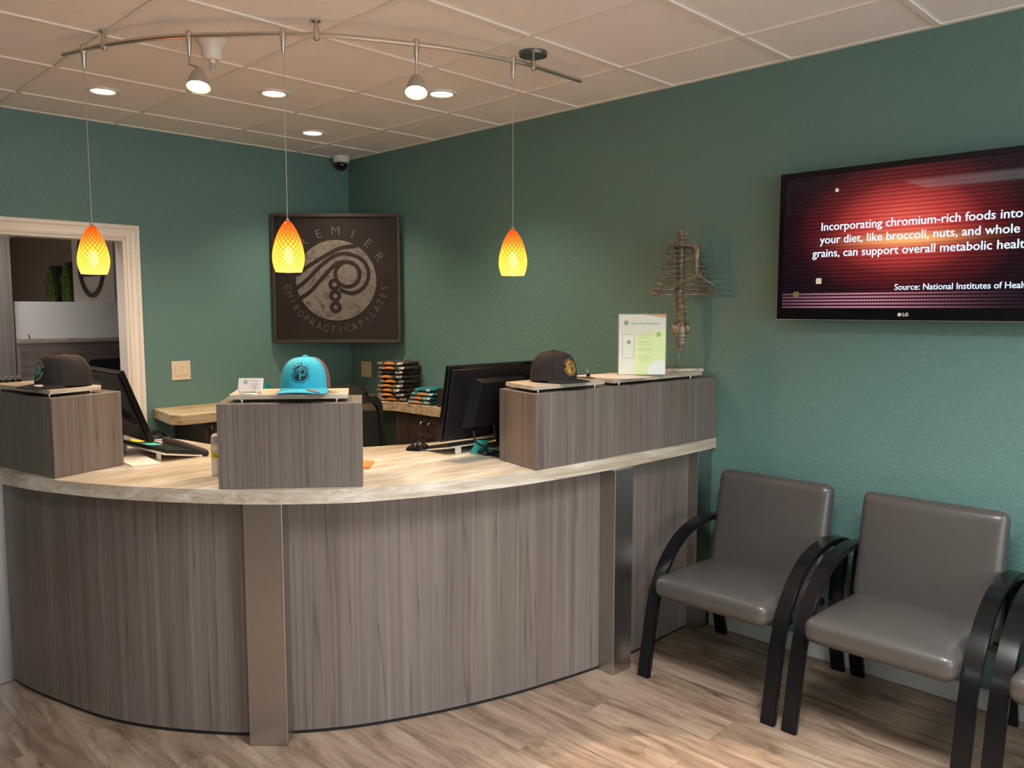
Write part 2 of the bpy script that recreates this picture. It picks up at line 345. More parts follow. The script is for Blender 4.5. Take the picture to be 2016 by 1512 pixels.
def copytree(o, loc=None, label=None, group=None, rz=None):
    r = o.copy(); COL.objects.link(r)
    if loc is not None: r.location = loc
    if rz is not None: r.rotation_euler = (0, 0, rz)
    if label: r['label'] = label
    if group: r['group'] = group
    for ch in list(o.children):
        c = ch.copy(); COL.objects.link(c); c.parent = r
        for g in list(ch.children):
            d = g.copy(); COL.objects.link(d); d.parent = c
    return r

# ---------------------------------------------------------------- the room
DX0, DX1, DZ = -2.62, -1.615, 2.008                                  # door opening
struct('floor', box(new(), -6, .1, -8.5, 6, -.06, 0), floorm)
b = new(); box(b, -6.1, -6, -8.5, .12, 0, H + .05); struct('wall_left', b, taupe)  # unseen wall, added to cut the daylight from the left
b = new(); box(b, -6.1, -5.4, -8.6, -8.5, 0, H); box(b, -.4, .12, -8.6, -8.5, 0, H); box(b, -5.4, -.4, -8.6, -8.5, 0, .75); box(b, -5.4, -.4, -8.6, -8.5, 2.45, H); struct('wall_front', b, offwhite)  # unseen wall, added so its window opening limits daylight near the floor
wf = bpy.data.objects.new('window_1', None); COL.objects.link(wf); wf.location = (-2.9, -8.55, .75); reg(wf, T(-2.9, -8.55, .75)); wf['kind'] = 'structure'
for x0 in (-5.4, -3.77, -2.13, -.46): obj('mullion', box(new(), x0, x0 + .06, -8.58, -8.52, .7505, 2.4495), steel_d, wf)
b = new(); box(b, 0, .12, -8.5, .12, 0, H + .05); struct('wall_right', b, teal)
b = new(); box(b, -6, DX0, 0, .12, 0, H + .05); box(b, DX1, .0, 0, .12, 0, H + .05); box(b, DX0, DX1, 0, .12, DZ, H + .05); struct('wall_back', b, teal)
ceil = struct('ceiling', box(new(), -6, 0, -8.5, 0, H, H + .05), tilem)
b = new(); G = .6096
gx = [-3.486 + (2.0157 + i) * G for i in range(-5, 4)]; gy = [-5.161 + (6.806 + j) * G for j in range(-12, 3)]
gx = [x for x in gx if -6 < x < -.05]; gy = [y for y in gy if -8.5 < y < -.05]
for x in gx: box(b, x - .011, x + .011, -8.5, 0, H - .007, H + .004)
for y in gy: box(b, -6, 0, y - .0112, y + .0112, H - .0066, H + .004)
box(b, -.022, 0, -8.5, 0, H - .006, H + .004); box(b, -6, 0, -.022, 0, H - .006, H + .004)
obj('ceiling_grid', b, gridm, ceil)
b = new(); box(b, -.014, 0, -8.5, -3.115, 0, .085, .003); struct('baseboard_right', b, basew)
b = new(); box(b, DX1 + .09, -1.36, -.014, 0, 0, .085, .003); struct('baseboard_back', b, basew)
# door casing: stepped profile mitred round the opening, and the jamb lining
def casing():
    b = new(); prof = [(0, 0), (0, .016), (.012, .020), (.024, .018), (.030, .013), (.048, .016), (.058, .024), (.074, .026), (.078, .020), (.078, 0)]
    path = [((DX0, 0), (-1, 0)), ((DX0, DZ), (-1, 1)), ((DX1, DZ), (1, 1)), ((DX1, 0), (1, 0))]
    rings = [[b.verts.new((x + dx * o, -d, z + dz * o)) for o, d in prof] for (x, z), (dx, dz) in path]
    for A, B in zip(rings, rings[1:]):
        for k in range(len(prof) - 1): b.faces.new((A[k], A[k + 1], B[k + 1], B[k]))
    bmesh.ops.recalc_face_normals(b, faces=b.faces[:]); return b
dr = bpy.data.objects.new('door_1', None); COL.objects.link(dr); dr.location = ((DX0 + DX1) / 2, 0, 0); reg(dr, T((DX0 + DX1) / 2, 0, 0)); dr['kind'] = 'structure'
obj('casing', casing(), trimw, dr)
b = new(); box(b, DX1 - .018, DX1 + .0, -.004, .124, 0, DZ); box(b, DX0, DX0 + .018, -.004, .124, 0, DZ); box(b, DX0 + .018, DX1 - .018, -.004, .124, DZ - .018, DZ); obj('jamb', b, trimw, dr)

# ---------------------------------------------------------------- room beyond the door
NX = -1.0
b = new(); box(b, NX, NX + .1, .12, 5.6, 0, 2.36); struct('wall_beyond_right', b, taupe)
b = new(); box(b, -6, NX, 5.5, 5.6, 0, 2.36); struct('wall_beyond_far', b, taupe)
b = new(); box(b, -4.1, -4, .12, 5.6, 0, 2.36); struct('wall_beyond_left', b, taupe)  # unseen wall, added to stop daylight leaking into this room
b = new(); box(b, -6, NX + .1, .12, 5.6, 2.352, 2.40); struct('ceiling_beyond', b, offwhite)
b = new(); box(b, NX - .10, NX - .001, 1.70, 2.69, .0, 2.35); one('wall_panel', b, panelwhite, 'white panel on the far hallway wall behind the tree emblem', 'wall panel')
b = new(); box(b, NX - .085, NX - .001, 1.2, 1.698, .0, 2.35); one('wall_panel', b, tanp, 'narrow brown-grey wall panel right of the white emblem panel, through the doorway', 'wall panel')
# emblem ring with tree
em = thing('tree_emblem', 'dark round tree emblem on the white panel seen through the doorway', 'emblem', (NX - .10, 2.19, 1.66))
def epoly(pts):
    b = new(); a = [b.verts.new((NX - .118, 2.19 - y, 2.0 + z)) for y, z in pts]; c = [b.verts.new((NX - .1005, 2.19 - y, 2.0 + z)) for y, z in pts]; n = len(pts)
    b.faces.new(a); b.faces.new(c[::-1])
    for i in range(n): b.faces.new((a[i], a[(i + 1) % n], c[(i + 1) % n], c[i]))
    bmesh.ops.recalc_face_normals(b, faces=b.faces[:]); return b
b = new(); n = 64; RA, RB = .325, .290
for x in (NX - .118, NX - .1005):
    for r in (RA, RB):
        for k in range(n): b.verts.new((x, 2.19 + r * math.cos(2 * PI * k / n), 2.0 + r * math.sin(2 * PI * k / n)))
b.verts.ensure_lookup_table(); V = b.verts
for k in range(n):
    j = (k + 1) % n
    for q in ((0, 1, 0, 1), ):
        b.faces.new((V[k], V[j], V[n + j], V[n + k])); b.faces.new((V[2 * n + k], V[3 * n + k], V[3 * n + j], V[2 * n + j]))
        b.faces.new((V[k], V[2 * n + k], V[2 * n + j], V[j])); b.faces.new((V[n + k], V[n + j], V[3 * n + j], V[3 * n + k]))
bmesh.ops.recalc_face_normals(b, faces=b.faces[:]); obj('ring', b, emblem, tr := em)
obj('trunk_and_ground', epoly([(-.285, -.13), (-.22, -.10), (-.12, -.06), (-.05, -.03), (-.03, .02), (-.028, .16), (.03, .16), (.032, .02), (.06, -.03), (.14, -.06), (.23, -.10), (.285, -.13), (.283, -.145), (-.283, -.145)]), emblem, em)
cr = []
for k in range(40):
    a = 2 * PI * k / 40; cr.append(((.19 + .02 * math.sin(7 * a) + .012 * math.sin(13 * a)) * math.cos(a), .14 + (.125 + .012 * math.sin(9 * a)) * math.sin(a)))
obj('tree_crown', epoly(cr), emblem, em)
# moss art on the taupe wall
def moss_art(yc, wid, top, label):
    t = thing('moss_wall_art', label, 'wall art', (NX - .001, yc, 1.42), 0, 'moss wall art in the room beyond')
    pts = [(-wid / 2, 0), (-wid / 2, top - 1.42 - .12), (-wid * .18, top - 1.42), (wid * .18, top - 1.42), (wid / 2, top - 1.42 - .12), (wid / 2, 0)]
    def shape(k, x0, x1):
        b = new(); A = [b.verts.new((x0, yc + y * k, 1.42 + (z if z == 0 else z - (1 - k) * .25))) for y, z in pts]; B = [b.verts.new((x1, yc + y * k, 1.42 + (z if z == 0 else z - (1 - k) * .25))) for y, z in pts]
        b.faces.new(A); b.faces.new(B[::-1])
        for i in range(6): b.faces.new((A[i], A[(i + 1) % 6], B[(i + 1) % 6], B[i]))
        bmesh.ops.recalc_face_normals(b, faces=b.faces[:]); return b
    obj('frame', shape(1, NX - .075, NX - .002), darkframe, t)
    bm = shape(.88, NX - .095, NX - .0755); bmesh.ops.subdivide_edges(bm, edges=bm.edges[:], cuts=6, use_grid_fill=True)
    for v in bm.verts:
        if v.co.x < NX - .08: v.co.x -= .014 * noise.noise(v.co * 18)
    obj('moss', bm, moss, t)
moss_art(3.39, .30, 1.985, 'green moss in dark angled frame, left one through the doorway')
moss_art(2.93, .30, 2.00, 'green moss in dark angled frame, right one beside white panel')
# tall cabinet and desk with frosted screen
b = new(); box(b, -2.75, -1.990, 1.0, 1.45, 0, 2.34, .002); one('tall_cabinet', b, greywood, 'tall grey wood cabinet at the left edge of the doorway view', 'cabinet')
dk = thing('hallway_desk', 'grey wood desk front with ledge seen through the doorway', 'desk', (-1.65, 1.05, 0))
obj('ledge', box(new(), -1.985, -1.03, .985, 1.30, 1.345, 1.372, .002), greywoodh, dk)
obj('back_panel', box(new(), -1.98, -1.03, 1.09, 1.11, 0, 1.344), greywoodh, dk)
obj('end_panel', box(new(), -1.985, -1.965, 1.0, 1.09, 0, 1.344), greywood, dk)
fs = thing('frosted_screen', 'frosted acrylic privacy screen standing on the hallway desk ledge', 'screen', (-1.65, 1.04, 1.372))
obj('pane', box(new(), -1.975, -1.03, 1.035, 1.041, 1.374, 1.628, .001), frost, fs)
for x in (-1.90, -1.31):
    b = new(); tube(b, [(x, 1.026, 1.373), (x, 1.024, 1.395), (x - .006, 1.024, 1.406)], [.009, .007, .006], 10); obj('clip', b, chrome, fs, True)
mf = thing('computer_monitor', 'black monitor top partly hidden behind the left monitor, through the doorway', 'monitor', (-1.50, .72, .8))
obj('housing', box(new(), -1.645, -1.2, .70, .73, .98, 1.239, .006), blackplastic, mf); obj('stand', box(new(), -1.47, -1.39, .705, .725, .8, .98), blackplastic, mf); obj('base', box(new(), -1.54, -1.32, .62, .82, .8, .812, .004), blackplastic, mf)
b = new(); closed_lathe(b, [(.007, 0), (.008, .002), (.007, .005)], 12, frame((-1.634, .699, 1.228), (1, 0, 0), (0, -1, 0))); obj('badge', b, chrome, mf, True)
b = new(); box(b, -1.95, -1.03, .45, .988, .76, .80, .003); one('hallway_worktop', b, greywoodh, 'low grey worktop carrying the monitor beyond the doorway', 'worktop')

# ---------------------------------------------------------------- reception counter
CT, CB = .95, .90
E = [(-2.70, -1.23), (-2.705, -1.40), (-2.690, -1.566), (-2.648, -1.744), (-2.59, -1.906), (-2.498, -2.108), (-2.389, -2.288), (-2.242, -2.492), (-2.132, -2.615), (-2.009, -2.728), (-1.877, -2.825), (-1.643, -2.932), (-1.426, -3.000), (-1.212, -3.050), (-.813, -3.099), (-.465, -3.118), (-.004, -3.130)]
I = [(-.004, -2.36), (-.6, -2.34), (-1.023, -2.261), (-1.24, -2.186), (-1.382, -2.122), (-1.56, -2.02), (-1.70, -1.88), (-1.80, -1.70), (-1.845, -1.50), (-1.872, -1.33), (-1.90, -1.255), (-1.96, -1.225), (-2.10, -1.235), (-2.4, -1.235)]
outer = [(p.x, p.y) for p in catmull([(x, y, 0) for x, y in E], 6)]; inner = [(p.x, p.y) for p in catmull([(x, y, 0) for x, y in I], 4)]
b = prism(new(), outer + inner, CB, CT); one('countertop', b, trav, 'curved beige travertine-look countertop of the reception desk', 'countertop')
# base panels and stainless posts
PN = [(-2.637, -1.30), (-2.620, -1.45), (-2.576, -1.636), (-2.485, -1.940), (-2.378, -2.160), (-2.259, -2.332), (-2.149, -2.462), (-2.029, -2.567), (-1.83, -2.705), (-1.544, -2.84), (-1.248, -2.940), (-1.003, -2.997), (-.769, -3.040), (-.57, -3.052), (-.3, -3.055), (-.01, -3.055)]
pan = [Vector((p.x, p.y, 0)) for p in catmull([(x, y, 0) for x, y in PN], 10)]
def strip(path, z0, z1, inset, thick):
    nrm = []
    for i, p in enumerate(path):
        t = (path[min(i + 1, len(path) - 1)] - path[max(i - 1, 0)]).normalized(); nrm.append(Vector((-t.y, t.x, 0)))  # points inwards
    o = [p + n * inset for p, n in zip(path, nrm)]; q = [p + n * (inset + thick) for p, n in zip(path, nrm)]
    return prism(new(), [(v.x, v.y) for v in o] + [(v.x, v.y) for v in q[::-1]], z0, z1)
def seg(x0, x1): return [p for p in pan if x0 <= p.x <= x1]
rd = thing('reception_desk', 'curved reception desk base in grey-brown wood laminate with steel posts', 'reception desk', (-1.3, -2.3, 0))
obj('front_panel', strip(seg(-2.64, -2.11), .016, CB, 0, .03), greywood, rd, True)
obj('front_panel', strip(seg(-2.105, -.745), .016, CB, 0, .03), greywood, rd, True)
obj('front_panel', strip(seg(-.742, -.06), .016, CB, 0, .03), greywood, rd, True)
obj('toe_kick', strip(pan, 0.001, .0155, .006, .02), darkgap, rd, label='black toe kick')
def post(p0, p1, depth, label=None):
    a = Vector((*p0, 0)); c = Vector((*p1, 0)); d = (c - a).normalized(); n = Vector((-d.y, d.x, 0))
    M = frame(a, d); L = (c - a).length; b = box(new(), 0, L, 0, depth, .001, CB - .001, .0025); xf(b, M); return obj('corner_post', b, steel, rd, label='brushed stainless post')
post((-2.175, -2.527), (-2.077, -2.627), .085); post((-.801, -3.121), (-.680, -3.127), .09); post((-.129, -3.107), (-.004, -3.107), .08)
post((-2.695, -1.20), (-2.690, -1.335), .075)
# raised boxes with floating slabs
BT = 1.25
def riser(corners, slab, label, slab_label, feet):
    t = thing('riser_box', label, 'riser box', (sum(c[0] for c in corners) / 4, sum(c[1] for c in corners) / 4, CT), 0, 'raised boxes on the countertop')
    bm = prism(new(), corners, CT + .0005, BT); bmesh.ops.bevel(bm, geom=bm.edges[:], offset=.0015, segments=1, affect='EDGES'); obj('body', bm, greywood, t)
    bm = prism(new(), slab, BT + .011, BT + .028); bmesh.ops.bevel(bm, geom=bm.edges[:], offset=.001, segments=1, affect='EDGES'); s = obj('slab_top', bm, trav, t, label=slab_label)
    c = Vector((sum(p[0] for p in slab) / 4, sum(p[1] for p in slab) / 4, 0))
    for x, y in slab:
        p = Vector((x, y, 0)); p += (c - p) * .2; bm = new(); closed_lathe(bm, [(.006, 0), (.006, .0108)], 12, T(p.x, p.y, BT + .0001)); obj('standoff', bm, chrome, s, True)
ST = BT + .028
# 1: left, 2: middle, 3 and 4: along the wall end
riser([(-2.587, -1.883), (-2.305, -1.786), (-2.40, -1.30), (-2.690, -1.345)], [(-2.578, -1.845), (-2.375, -1.775), (-2.44, -1.33), (-2.665, -1.36)], 'grey wood riser box at the left end, under the black cap with multicolour logo', 'pale travertine slab', 4)
n2 = Vector((.38, -.324, 0)).normalized(); m2 = Vector((.575, .818, 0)) * .27
riser([(-2.238, -2.485), (-1.858, -2.809), (-1.858 + m2.x, -2.809 + m2.y), (-2.238 + m2.x, -2.485 + m2.y)], [(-2.186, -2.476), (-1.872, -2.744), (-1.872 + m2.x * .78, -2.744 + m2.y * .78), (-2.186 + m2.x * .78, -2.476 + m2.y * .78)], 'grey wood riser box in the middle of the counter, under the turquoise cap', 'pale travertine slab', 4)
riser([(-1.221, -3.054), (-.6925, -3.086), (-.6925, -2.79), (-1.16, -2.788)], [(-1.20, -3.022), (-.790, -3.050), (-.790, -2.81), (-1.145, -2.81)], 'grey wood riser box under the black cap with gold logo', 'pale travertine slab', 4)
riser([(-.690, -3.087), (-.005, -3.128), (-.005, -2.79), (-.690, -2.79)], [(-.745, -3.060), (-.09, -3.095), (-.09, -2.83), (-.70, -2.83)], 'long grey wood riser box against the teal wall, under the spine sculpture', 'pale travertine slab', 4)

# ---------------------------------------------------------------- logo artwork
B1 = [(-.99, .12), (-.72, .33), (-.36, .55), (0, .75), (.22, .82), (.53, .85)]
B2 = [(-1.0, -.20), (-.7, .04), (-.36, .38), (-.05, .60), (.14, .66), (.29, .66), (.545, .58), (.73, .425), (.81, .175), (.75, -.075), (.61, -.23), (.43, -.31), (.27, -.30), (.08, -.22)]
B3 = [(-.90, -.44), (-.66, -.28), (-.36, .04), (-.09, .33), (.07, .44), (.28, .47)]
def ribbon(bm, pts, wd, fn, z, closed=False):
    P = [p.xy for p in catmull([(x, y, 0) for x, y in pts], 6)] if not closed else [Vector(p) for p in pts]
    n = len(P); vs = []
    for i, p in enumerate(P):
        a, c = (P[(i - 1) % n], P[(i + 1) % n]) if closed else (P[max(i - 1, 0)], P[min(i + 1, n - 1)])
        t = (c - a).normalized(); q = Vector((-t.y, t.x)) * wd / 2
        vs.append((bm.verts.new(fn(p.x + q.x, p.y + q.y, z)), bm.verts.new(fn(p.x - q.x, p.y - q.y, z))))
    for i in range(n if closed else n - 1):
        j = (i + 1) % n; bm.faces.new((vs[i][0], vs[i][1], vs[j][1], vs[j][0]))
def ringpts(cx, cy, r, n=28): return [(cx + r * math.cos(2 * PI * k / n), cy + r * math.sin(2 * PI * k / n)) for k in range(n)]
def logo_disc(fn, z=0, rings=7, n=56):
    bm = new(); c = bm.verts.new(fn(0, 0, z)); prev = None
    for i in range(1, rings + 1):
        r = i / rings; ring = [bm.verts.new(fn(r * math.cos(2 * PI * k / n), r * math.sin(2 * PI * k / n), z)) for k in range(n)]
        for k in range(n):
            j = (k + 1) % n
            if prev: bm.faces.new((prev[k], ring[k], ring[j], prev[j]))
            else: bm.faces.new((c, ring[k], ring[j]))
        prev = ring
    return bm
def logo_bands(fn, z, wd=.09):
    bm = new()
    for k, P in enumerate((B1, B2, B3)): ribbon(bm, P, wd, fn, z + .00012 * k)
    for k, (cx, cy, r) in enumerate(((.284, .152, .305), (-.045, -.10, .105), (-.034, -.38, .105), (-.023, -.666, .105))): ribbon(bm, ringpts(cx, cy, r), wd, fn, z + .00012 * (k + 3), True)
    return bm
def logo_text(fn, z, k1=.30, k2=.225, thick=0.0, bold=0.0):
    bm = new()
    for s, a0, a1, r, sz, up in (('PREMIER', 151, 28.5, 1.215, k1, 1), ('CHIROPRACTIC&PILATES', 188, 351, 1.23, k2, -1)):
        for i, ch in enumerate(s):
            a = math.radians(a0 + (a1 - a0) * i / (len(s) - 1)); rot = a - PI / 2 if up > 0 else a + PI / 2
            M = T(r * math.cos(a), r * math.sin(a), 0) @ Rz(rot)
            text(bm, ch, sz, M, thick, bold, fn=lambda x, y, q: fn(x, y, z + q), sx=1.05 if up > 0 else .92)
    return bm

# wall sign across the corner
A, Bq = Vector((-.632, -.018, 0)), Vector((-.018, -.632, 0)); ux = (Bq - A).normalized(); nv = Vector((-1, -1, 0)).normalized()
SW = .886; ctr = (A + Bq) / 2 + Vector((0, 0, 1.787)) + nv * .002
sg = thing('wall_sign', 'square black metal wall sign with round logo across the room corner', 'sign', tuple(ctr - Vector((0, 0, SW / 2))))
def sp(u, v, d): return ctr + ux * u + Vector((0, 0, v)) + nv * d
def slab(u0, u1, v0, v1, d0, d1):
    b = new(); M = Matrix((ux, -nv, Vector((0, 0, 1)))).transposed().to_4x4(); M.translation = ctr
    box(b, u0, u1, -d1, -d0, v0, v1, .0015); return xf(b, M)
hw = SW / 2
obj('plate', slab(-hw + .018, hw - .018, -hw + .018, hw - .018, .004, .020), signblack, sg)
b = new()
for q in ((-hw, hw, hw - .02, hw), (-hw, hw, -hw, -hw + .02), (-hw, -hw + .02, -hw + .02, hw - .02), (hw - .02, hw, -hw + .02, hw - .02)):
    s = slab(*q, 0, .034); me = bpy.data.meshes.new('x'); s.to_mesh(me); s.free(); b.from_mesh(me); bpy.data.meshes.remove(me)
obj('frame', b, signframe, sg, label='raised grey steel edge frame')
LR = .278; lf = lambda x, y, d: sp(-.002 + x * LR, -.012 + y * LR, d)
b = logo_disc(lf, .023); obj('logo_disc', b, signdisc, sg, label='weathered light grey round disc')
obj('logo_lines', logo_bands(lf, .0245, .092), signblack, sg)
obj('lettering', logo_text(lf, .0212, .30, .245, .0008 , -.004), signletter, sg, label='grey letters around the disc')
for u in (-1, 1):
    for v in (-1, 1):
        b = new(); closed_lathe(b, [(.0045, 0), (.004, .003)], 10, frame(sp(u * .395, v * .395, .0201), ux, nv)); obj('screw', b, signframe, sg, True)

# ---------------------------------------------------------------- caps
def cap(name, label, loc, direction, crown, back, brimmat, logo, curved=0.0, h=.116, n_exp=2.7, z0=.012):
    ang = math.atan2(direction[1], direction[0]); t = thing('baseball_cap', label, 'cap', loc, ang, 'caps on the riser boxes')
    a_, b_ = .101, .088
    def S(az, tt):
        r = max(0, 1 - tt ** n_exp) ** (1 / n_exp)
        bx = a_ * (1.0 if math.cos(az) > 0 else 1.03)
        zb = .002 + (z0 - .002) * (.5 + .5 * math.cos(az)); return Vector((bx * math.cos(az) * r, b_ * math.sin(az) * r, zb + (z0 + h - zb) * tt))
    NA, NTT = 48, 16
    def shell(test):
        bm = new(); cache = {}
        def vt(k, i):
            k %= NA
            if i == NTT: k = 0
            if (k, i) not in cache: cache[(k, i)] = bm.verts.new(S(2 * PI * k / NA, (i / NTT) ** .75 if i < NTT else 1.0))
            return cache[(k, i)]
        for k in range(NA):
            az = 2 * PI * (k + .5) / NA
            if az > PI: az -= 2 * PI
            if not test(abs(az)): continue
            for i in range(NTT):
                q = [vt(k, i), vt(k + 1, i), vt(k + 1, i + 1), vt(k, i + 1)]
                q = list(dict.fromkeys(q)); bm.faces.new(q)
        return bm
    FR = math.radians(68)
    obj('front_panel', shell(lambda a: a < FR), crown, t, True, True, auto=60)
    obj('back_panel', shell(lambda a: a >= FR), back, t, True, True, auto=60, label='grey-brown mesh back' if back is meshcap else None)
    bm = new(); closed_lathe(bm, [(.009, 0), (.009, .004), (.005, .007)], 14, T(0, 0, z0 + h - .002)); obj('top_button', bm, crown, t, True, True)
    # seams
    bm = new()
    for az in (0, PI / 3, 2 * PI / 3, PI, -PI / 3, -2 * PI / 3):
        pts = [S(az, (i / 14) ** .75 if i < 14 else .9995) * 1.0 + Vector((math.cos(az), math.sin(az), .25)) * .0006 for i in range(15)]
        tube(bm, pts, .0009, 5)
    obj('seam', bm, crown if back is not meshcap else turqcap, t, True, True)
    # brim
    bm = new(); ns, nk = 28, 7; grid = []
    for s in range(ns + 1):
        az = math.radians(-66 + 132 * s / ns); th = (-90 + 180 * s / ns) * PI / 180; row = []
        pin = Vector((a_ * math.cos(az), b_ * math.sin(az), 0)); po = Vector((.036 + .128 * max(0, math.cos(th)) ** .62, .086 * math.sin(th) * 1.0, 0))
        for k in range(nk + 1):
            p = pin.lerp(po, k / nk); zi = S(az, 0).z + .001; zo = .0035 + (curved if curved else .003) * (1 - min(1, (p.y / .086) ** 2)); p.z = zi + (zo - zi) * (k / nk); row.append(p)
        grid.append(row)
    top = [[bm.verts.new(p + Vector((0, 0, .0018))) for p in r] for r in grid]; bot = [[bm.verts.new(p - Vector((0, 0, .0018))) for p in r] for r in grid]
    for s in range(ns):
        for k in range(nk):
            bm.faces.new((top[s][k], top[s][k + 1], top[s + 1][k + 1], top[s + 1][k])); bm.faces.new((bot[s][k], bot[s + 1][k], bot[s + 1][k + 1], bot[s][k + 1]))
        bm.faces.new((top[s][nk], bot[s][nk], bot[s + 1][nk], top[s + 1][nk])); bm.faces.new((top[s][0], top[s + 1][0], bot[s + 1][0], bot[s][0]))
    for s in (0, ns):
        for k in range(nk):
            try: bm.faces.new((top[s][k], bot[s][k], bot[s][k + 1], top[s][k + 1]))
            except Exception: pass
    bmesh.ops.recalc_face_normals(bm, faces=bm.faces[:]); brim = obj('brim', bm, brimmat, t, True, True)
    # stitched logo
    rad, cz = logo['r'], logo['z']
    def fn(x, y, d):
        u, v = x * rad, cz + y * rad; tt = min(.97, max(0.02, v / h)); r = max(.2, (1 - tt ** n_exp) ** (1 / n_exp))
        az = logo.get('az', 0) + u / (b_ * 1.06 * r); p = S(az, tt); n = Vector((math.cos(az), math.sin(az), .25)).normalized(); return p + n * (.0012 + d)
    lg = obj('logo_patch', logo_disc(fn, 0), logo['disc'], t, True, True, label='stitched round logo')
    obj('logo_lines', logo_bands(fn, .0006, .085), logo['band'], lg, False, True); obj('logo_lettering', logo_text(fn, .0002, .33, .26, 0, .008), logo['text'], lg, False, True)
    if 'extra' in logo: 
        bm = new(); ribbon(bm, [(-.9, .25), (-.4, .55), (0, .78), (.35, .88)], .2, fn, .0009); obj('logo_stripe', bm, logo['extra'], lg, False, True)
    if logo.get('sticker'):
        bm = new(); c = bm.verts.new((0, 0, 0)); rg = []
        sx, sy = logo['sticker']
        for k in range(20):
            a = 2 * PI * k / 20; x, y = sx + .014 * math.cos(a), sy + .026 * math.sin(a)
            yy = min(.98, abs(y) / .086); pi_ = a_ * math.sqrt(max(0, 1 - (y / b_) ** 2)); px_ = .036 + .128 * (1 - yy * yy) ** .31; kk = min(1, max(0, (x - pi_) / max(.01, px_ - pi_))); zi = z0; zo = .0035 + (curved if curved else .003) * (1 - yy * yy); rg.append(bm.verts.new((x, y, zi + (zo - zi) * kk + .0042)))
        c.co = sum((v.co for v in rg), Vector()) / 20
        for k in range(20): bm.faces.new((c, rg[k], rg[(k + 1) % 20]))
        obj('sticker', bm, logo['stickm'], brim, False, True, label='oval brim sticker')
    return t
cap('c', 'black flat-brim cap with red, white and teal logo on left riser', (-2.492, -1.715, ST), (-.985, -.17), blackcap, blackcap, blackcap, dict(r=.0285, z=.054, disc=greenp, band=bluep, text=whitep, extra=redp, sticker=(.112, .040), stickm=paper), n_exp=2.9)
cap('c', 'turquoise trucker cap with black logo and grey mesh back', (-1.945, -2.585, ST), (-.66, -.75), turqcap, meshcap, turqcap, dict(r=.0275, z=.054, disc=blackp, band=turqcap, text=blackp, sticker=(.128, .050), stickm=greyp), curved=.012, h=.108, z0=.022)
cap('c', 'black flat-brim cap with gold logo on riser beside clipboard papers', (-.988, -2.937, ST), (.08, -.995), blackcap, blackcap, blackcap, dict(r=.0275, z=.052, az=-.12, disc=goldp, band=blackp, text=goldp), n_exp=2.9)

# ---------------------------------------------------------------- small things on the risers
ch = thing('business_card_holder', 'small metal holder with two knobbed pins left of the turquoise cap', 'card holder', (-2.105, -2.560, ST))
cu = Vector((.70, -.71, 0)); cn = Vector((-.71, -.70, 0)); c0 = Vector((-2.118, -2.500, ST))
b = new(); closed_lathe(b, [(.026, 0), (.026, .003), (.022, .005)], 24, T(*c0) @ Matrix.Identity(4)); xf(b, T(*c0) @ frame((0, 0, 0), cu) @ Matrix.Diagonal((1.5, .9, 1, 1)) @ T(*(-c0))); obj('base', b, nickel, ch, True)
for s in (-1, 1):
    b = new(); p = c0 + cu * .028 * s + cn * .014; tube(b, [p + Vector((0, 0, .003)), p + Vector((0, 0, .022))], .0014, 6)
    bmesh.ops.create_uvsphere(b, u_segments=10, v_segments=8, radius=.0035, matrix=T(p.x, p.y, p.z + .024)); obj('pin', b, nickel, ch, True)
Mc = frame(c0 + Vector((0, 0, .0075)) - cn * .000, cu, (cn * -.38 + Vector((0, 0, 1))))
b = xf(box(new(), -.043, .043, -.004, .004, .0, .05), Mc); cs = one('business_card_stack', b, paper, 'white business cards with small logo in the metal holder', 'cards')
b = new(); Mf = Mc @ Matrix.Rotation(PI / 2, 4, 'X'); f2 = lambda x, y, d: Mf @ Vector((x * .008 - .018, .035 + y * .008, .0043 + d)); bm = logo_disc(f2, 0, 3, 24); obj('card_logo', bm, plain('card_logo_teal', srgb(150, 190, 180), .6), cs, False)
b = new()
for x0, y, wd in ((.012, .040, .03), (.018, .028, .022), (.014, .021, .028), (.02, .014, .02)): xf(box(b, x0 - wd / 2, x0 + wd / 2, y - .0006, y + .0006, .0043, .0046), Mf, len(b.verts) - 8)
obj('card_text', b, greyp, cs)

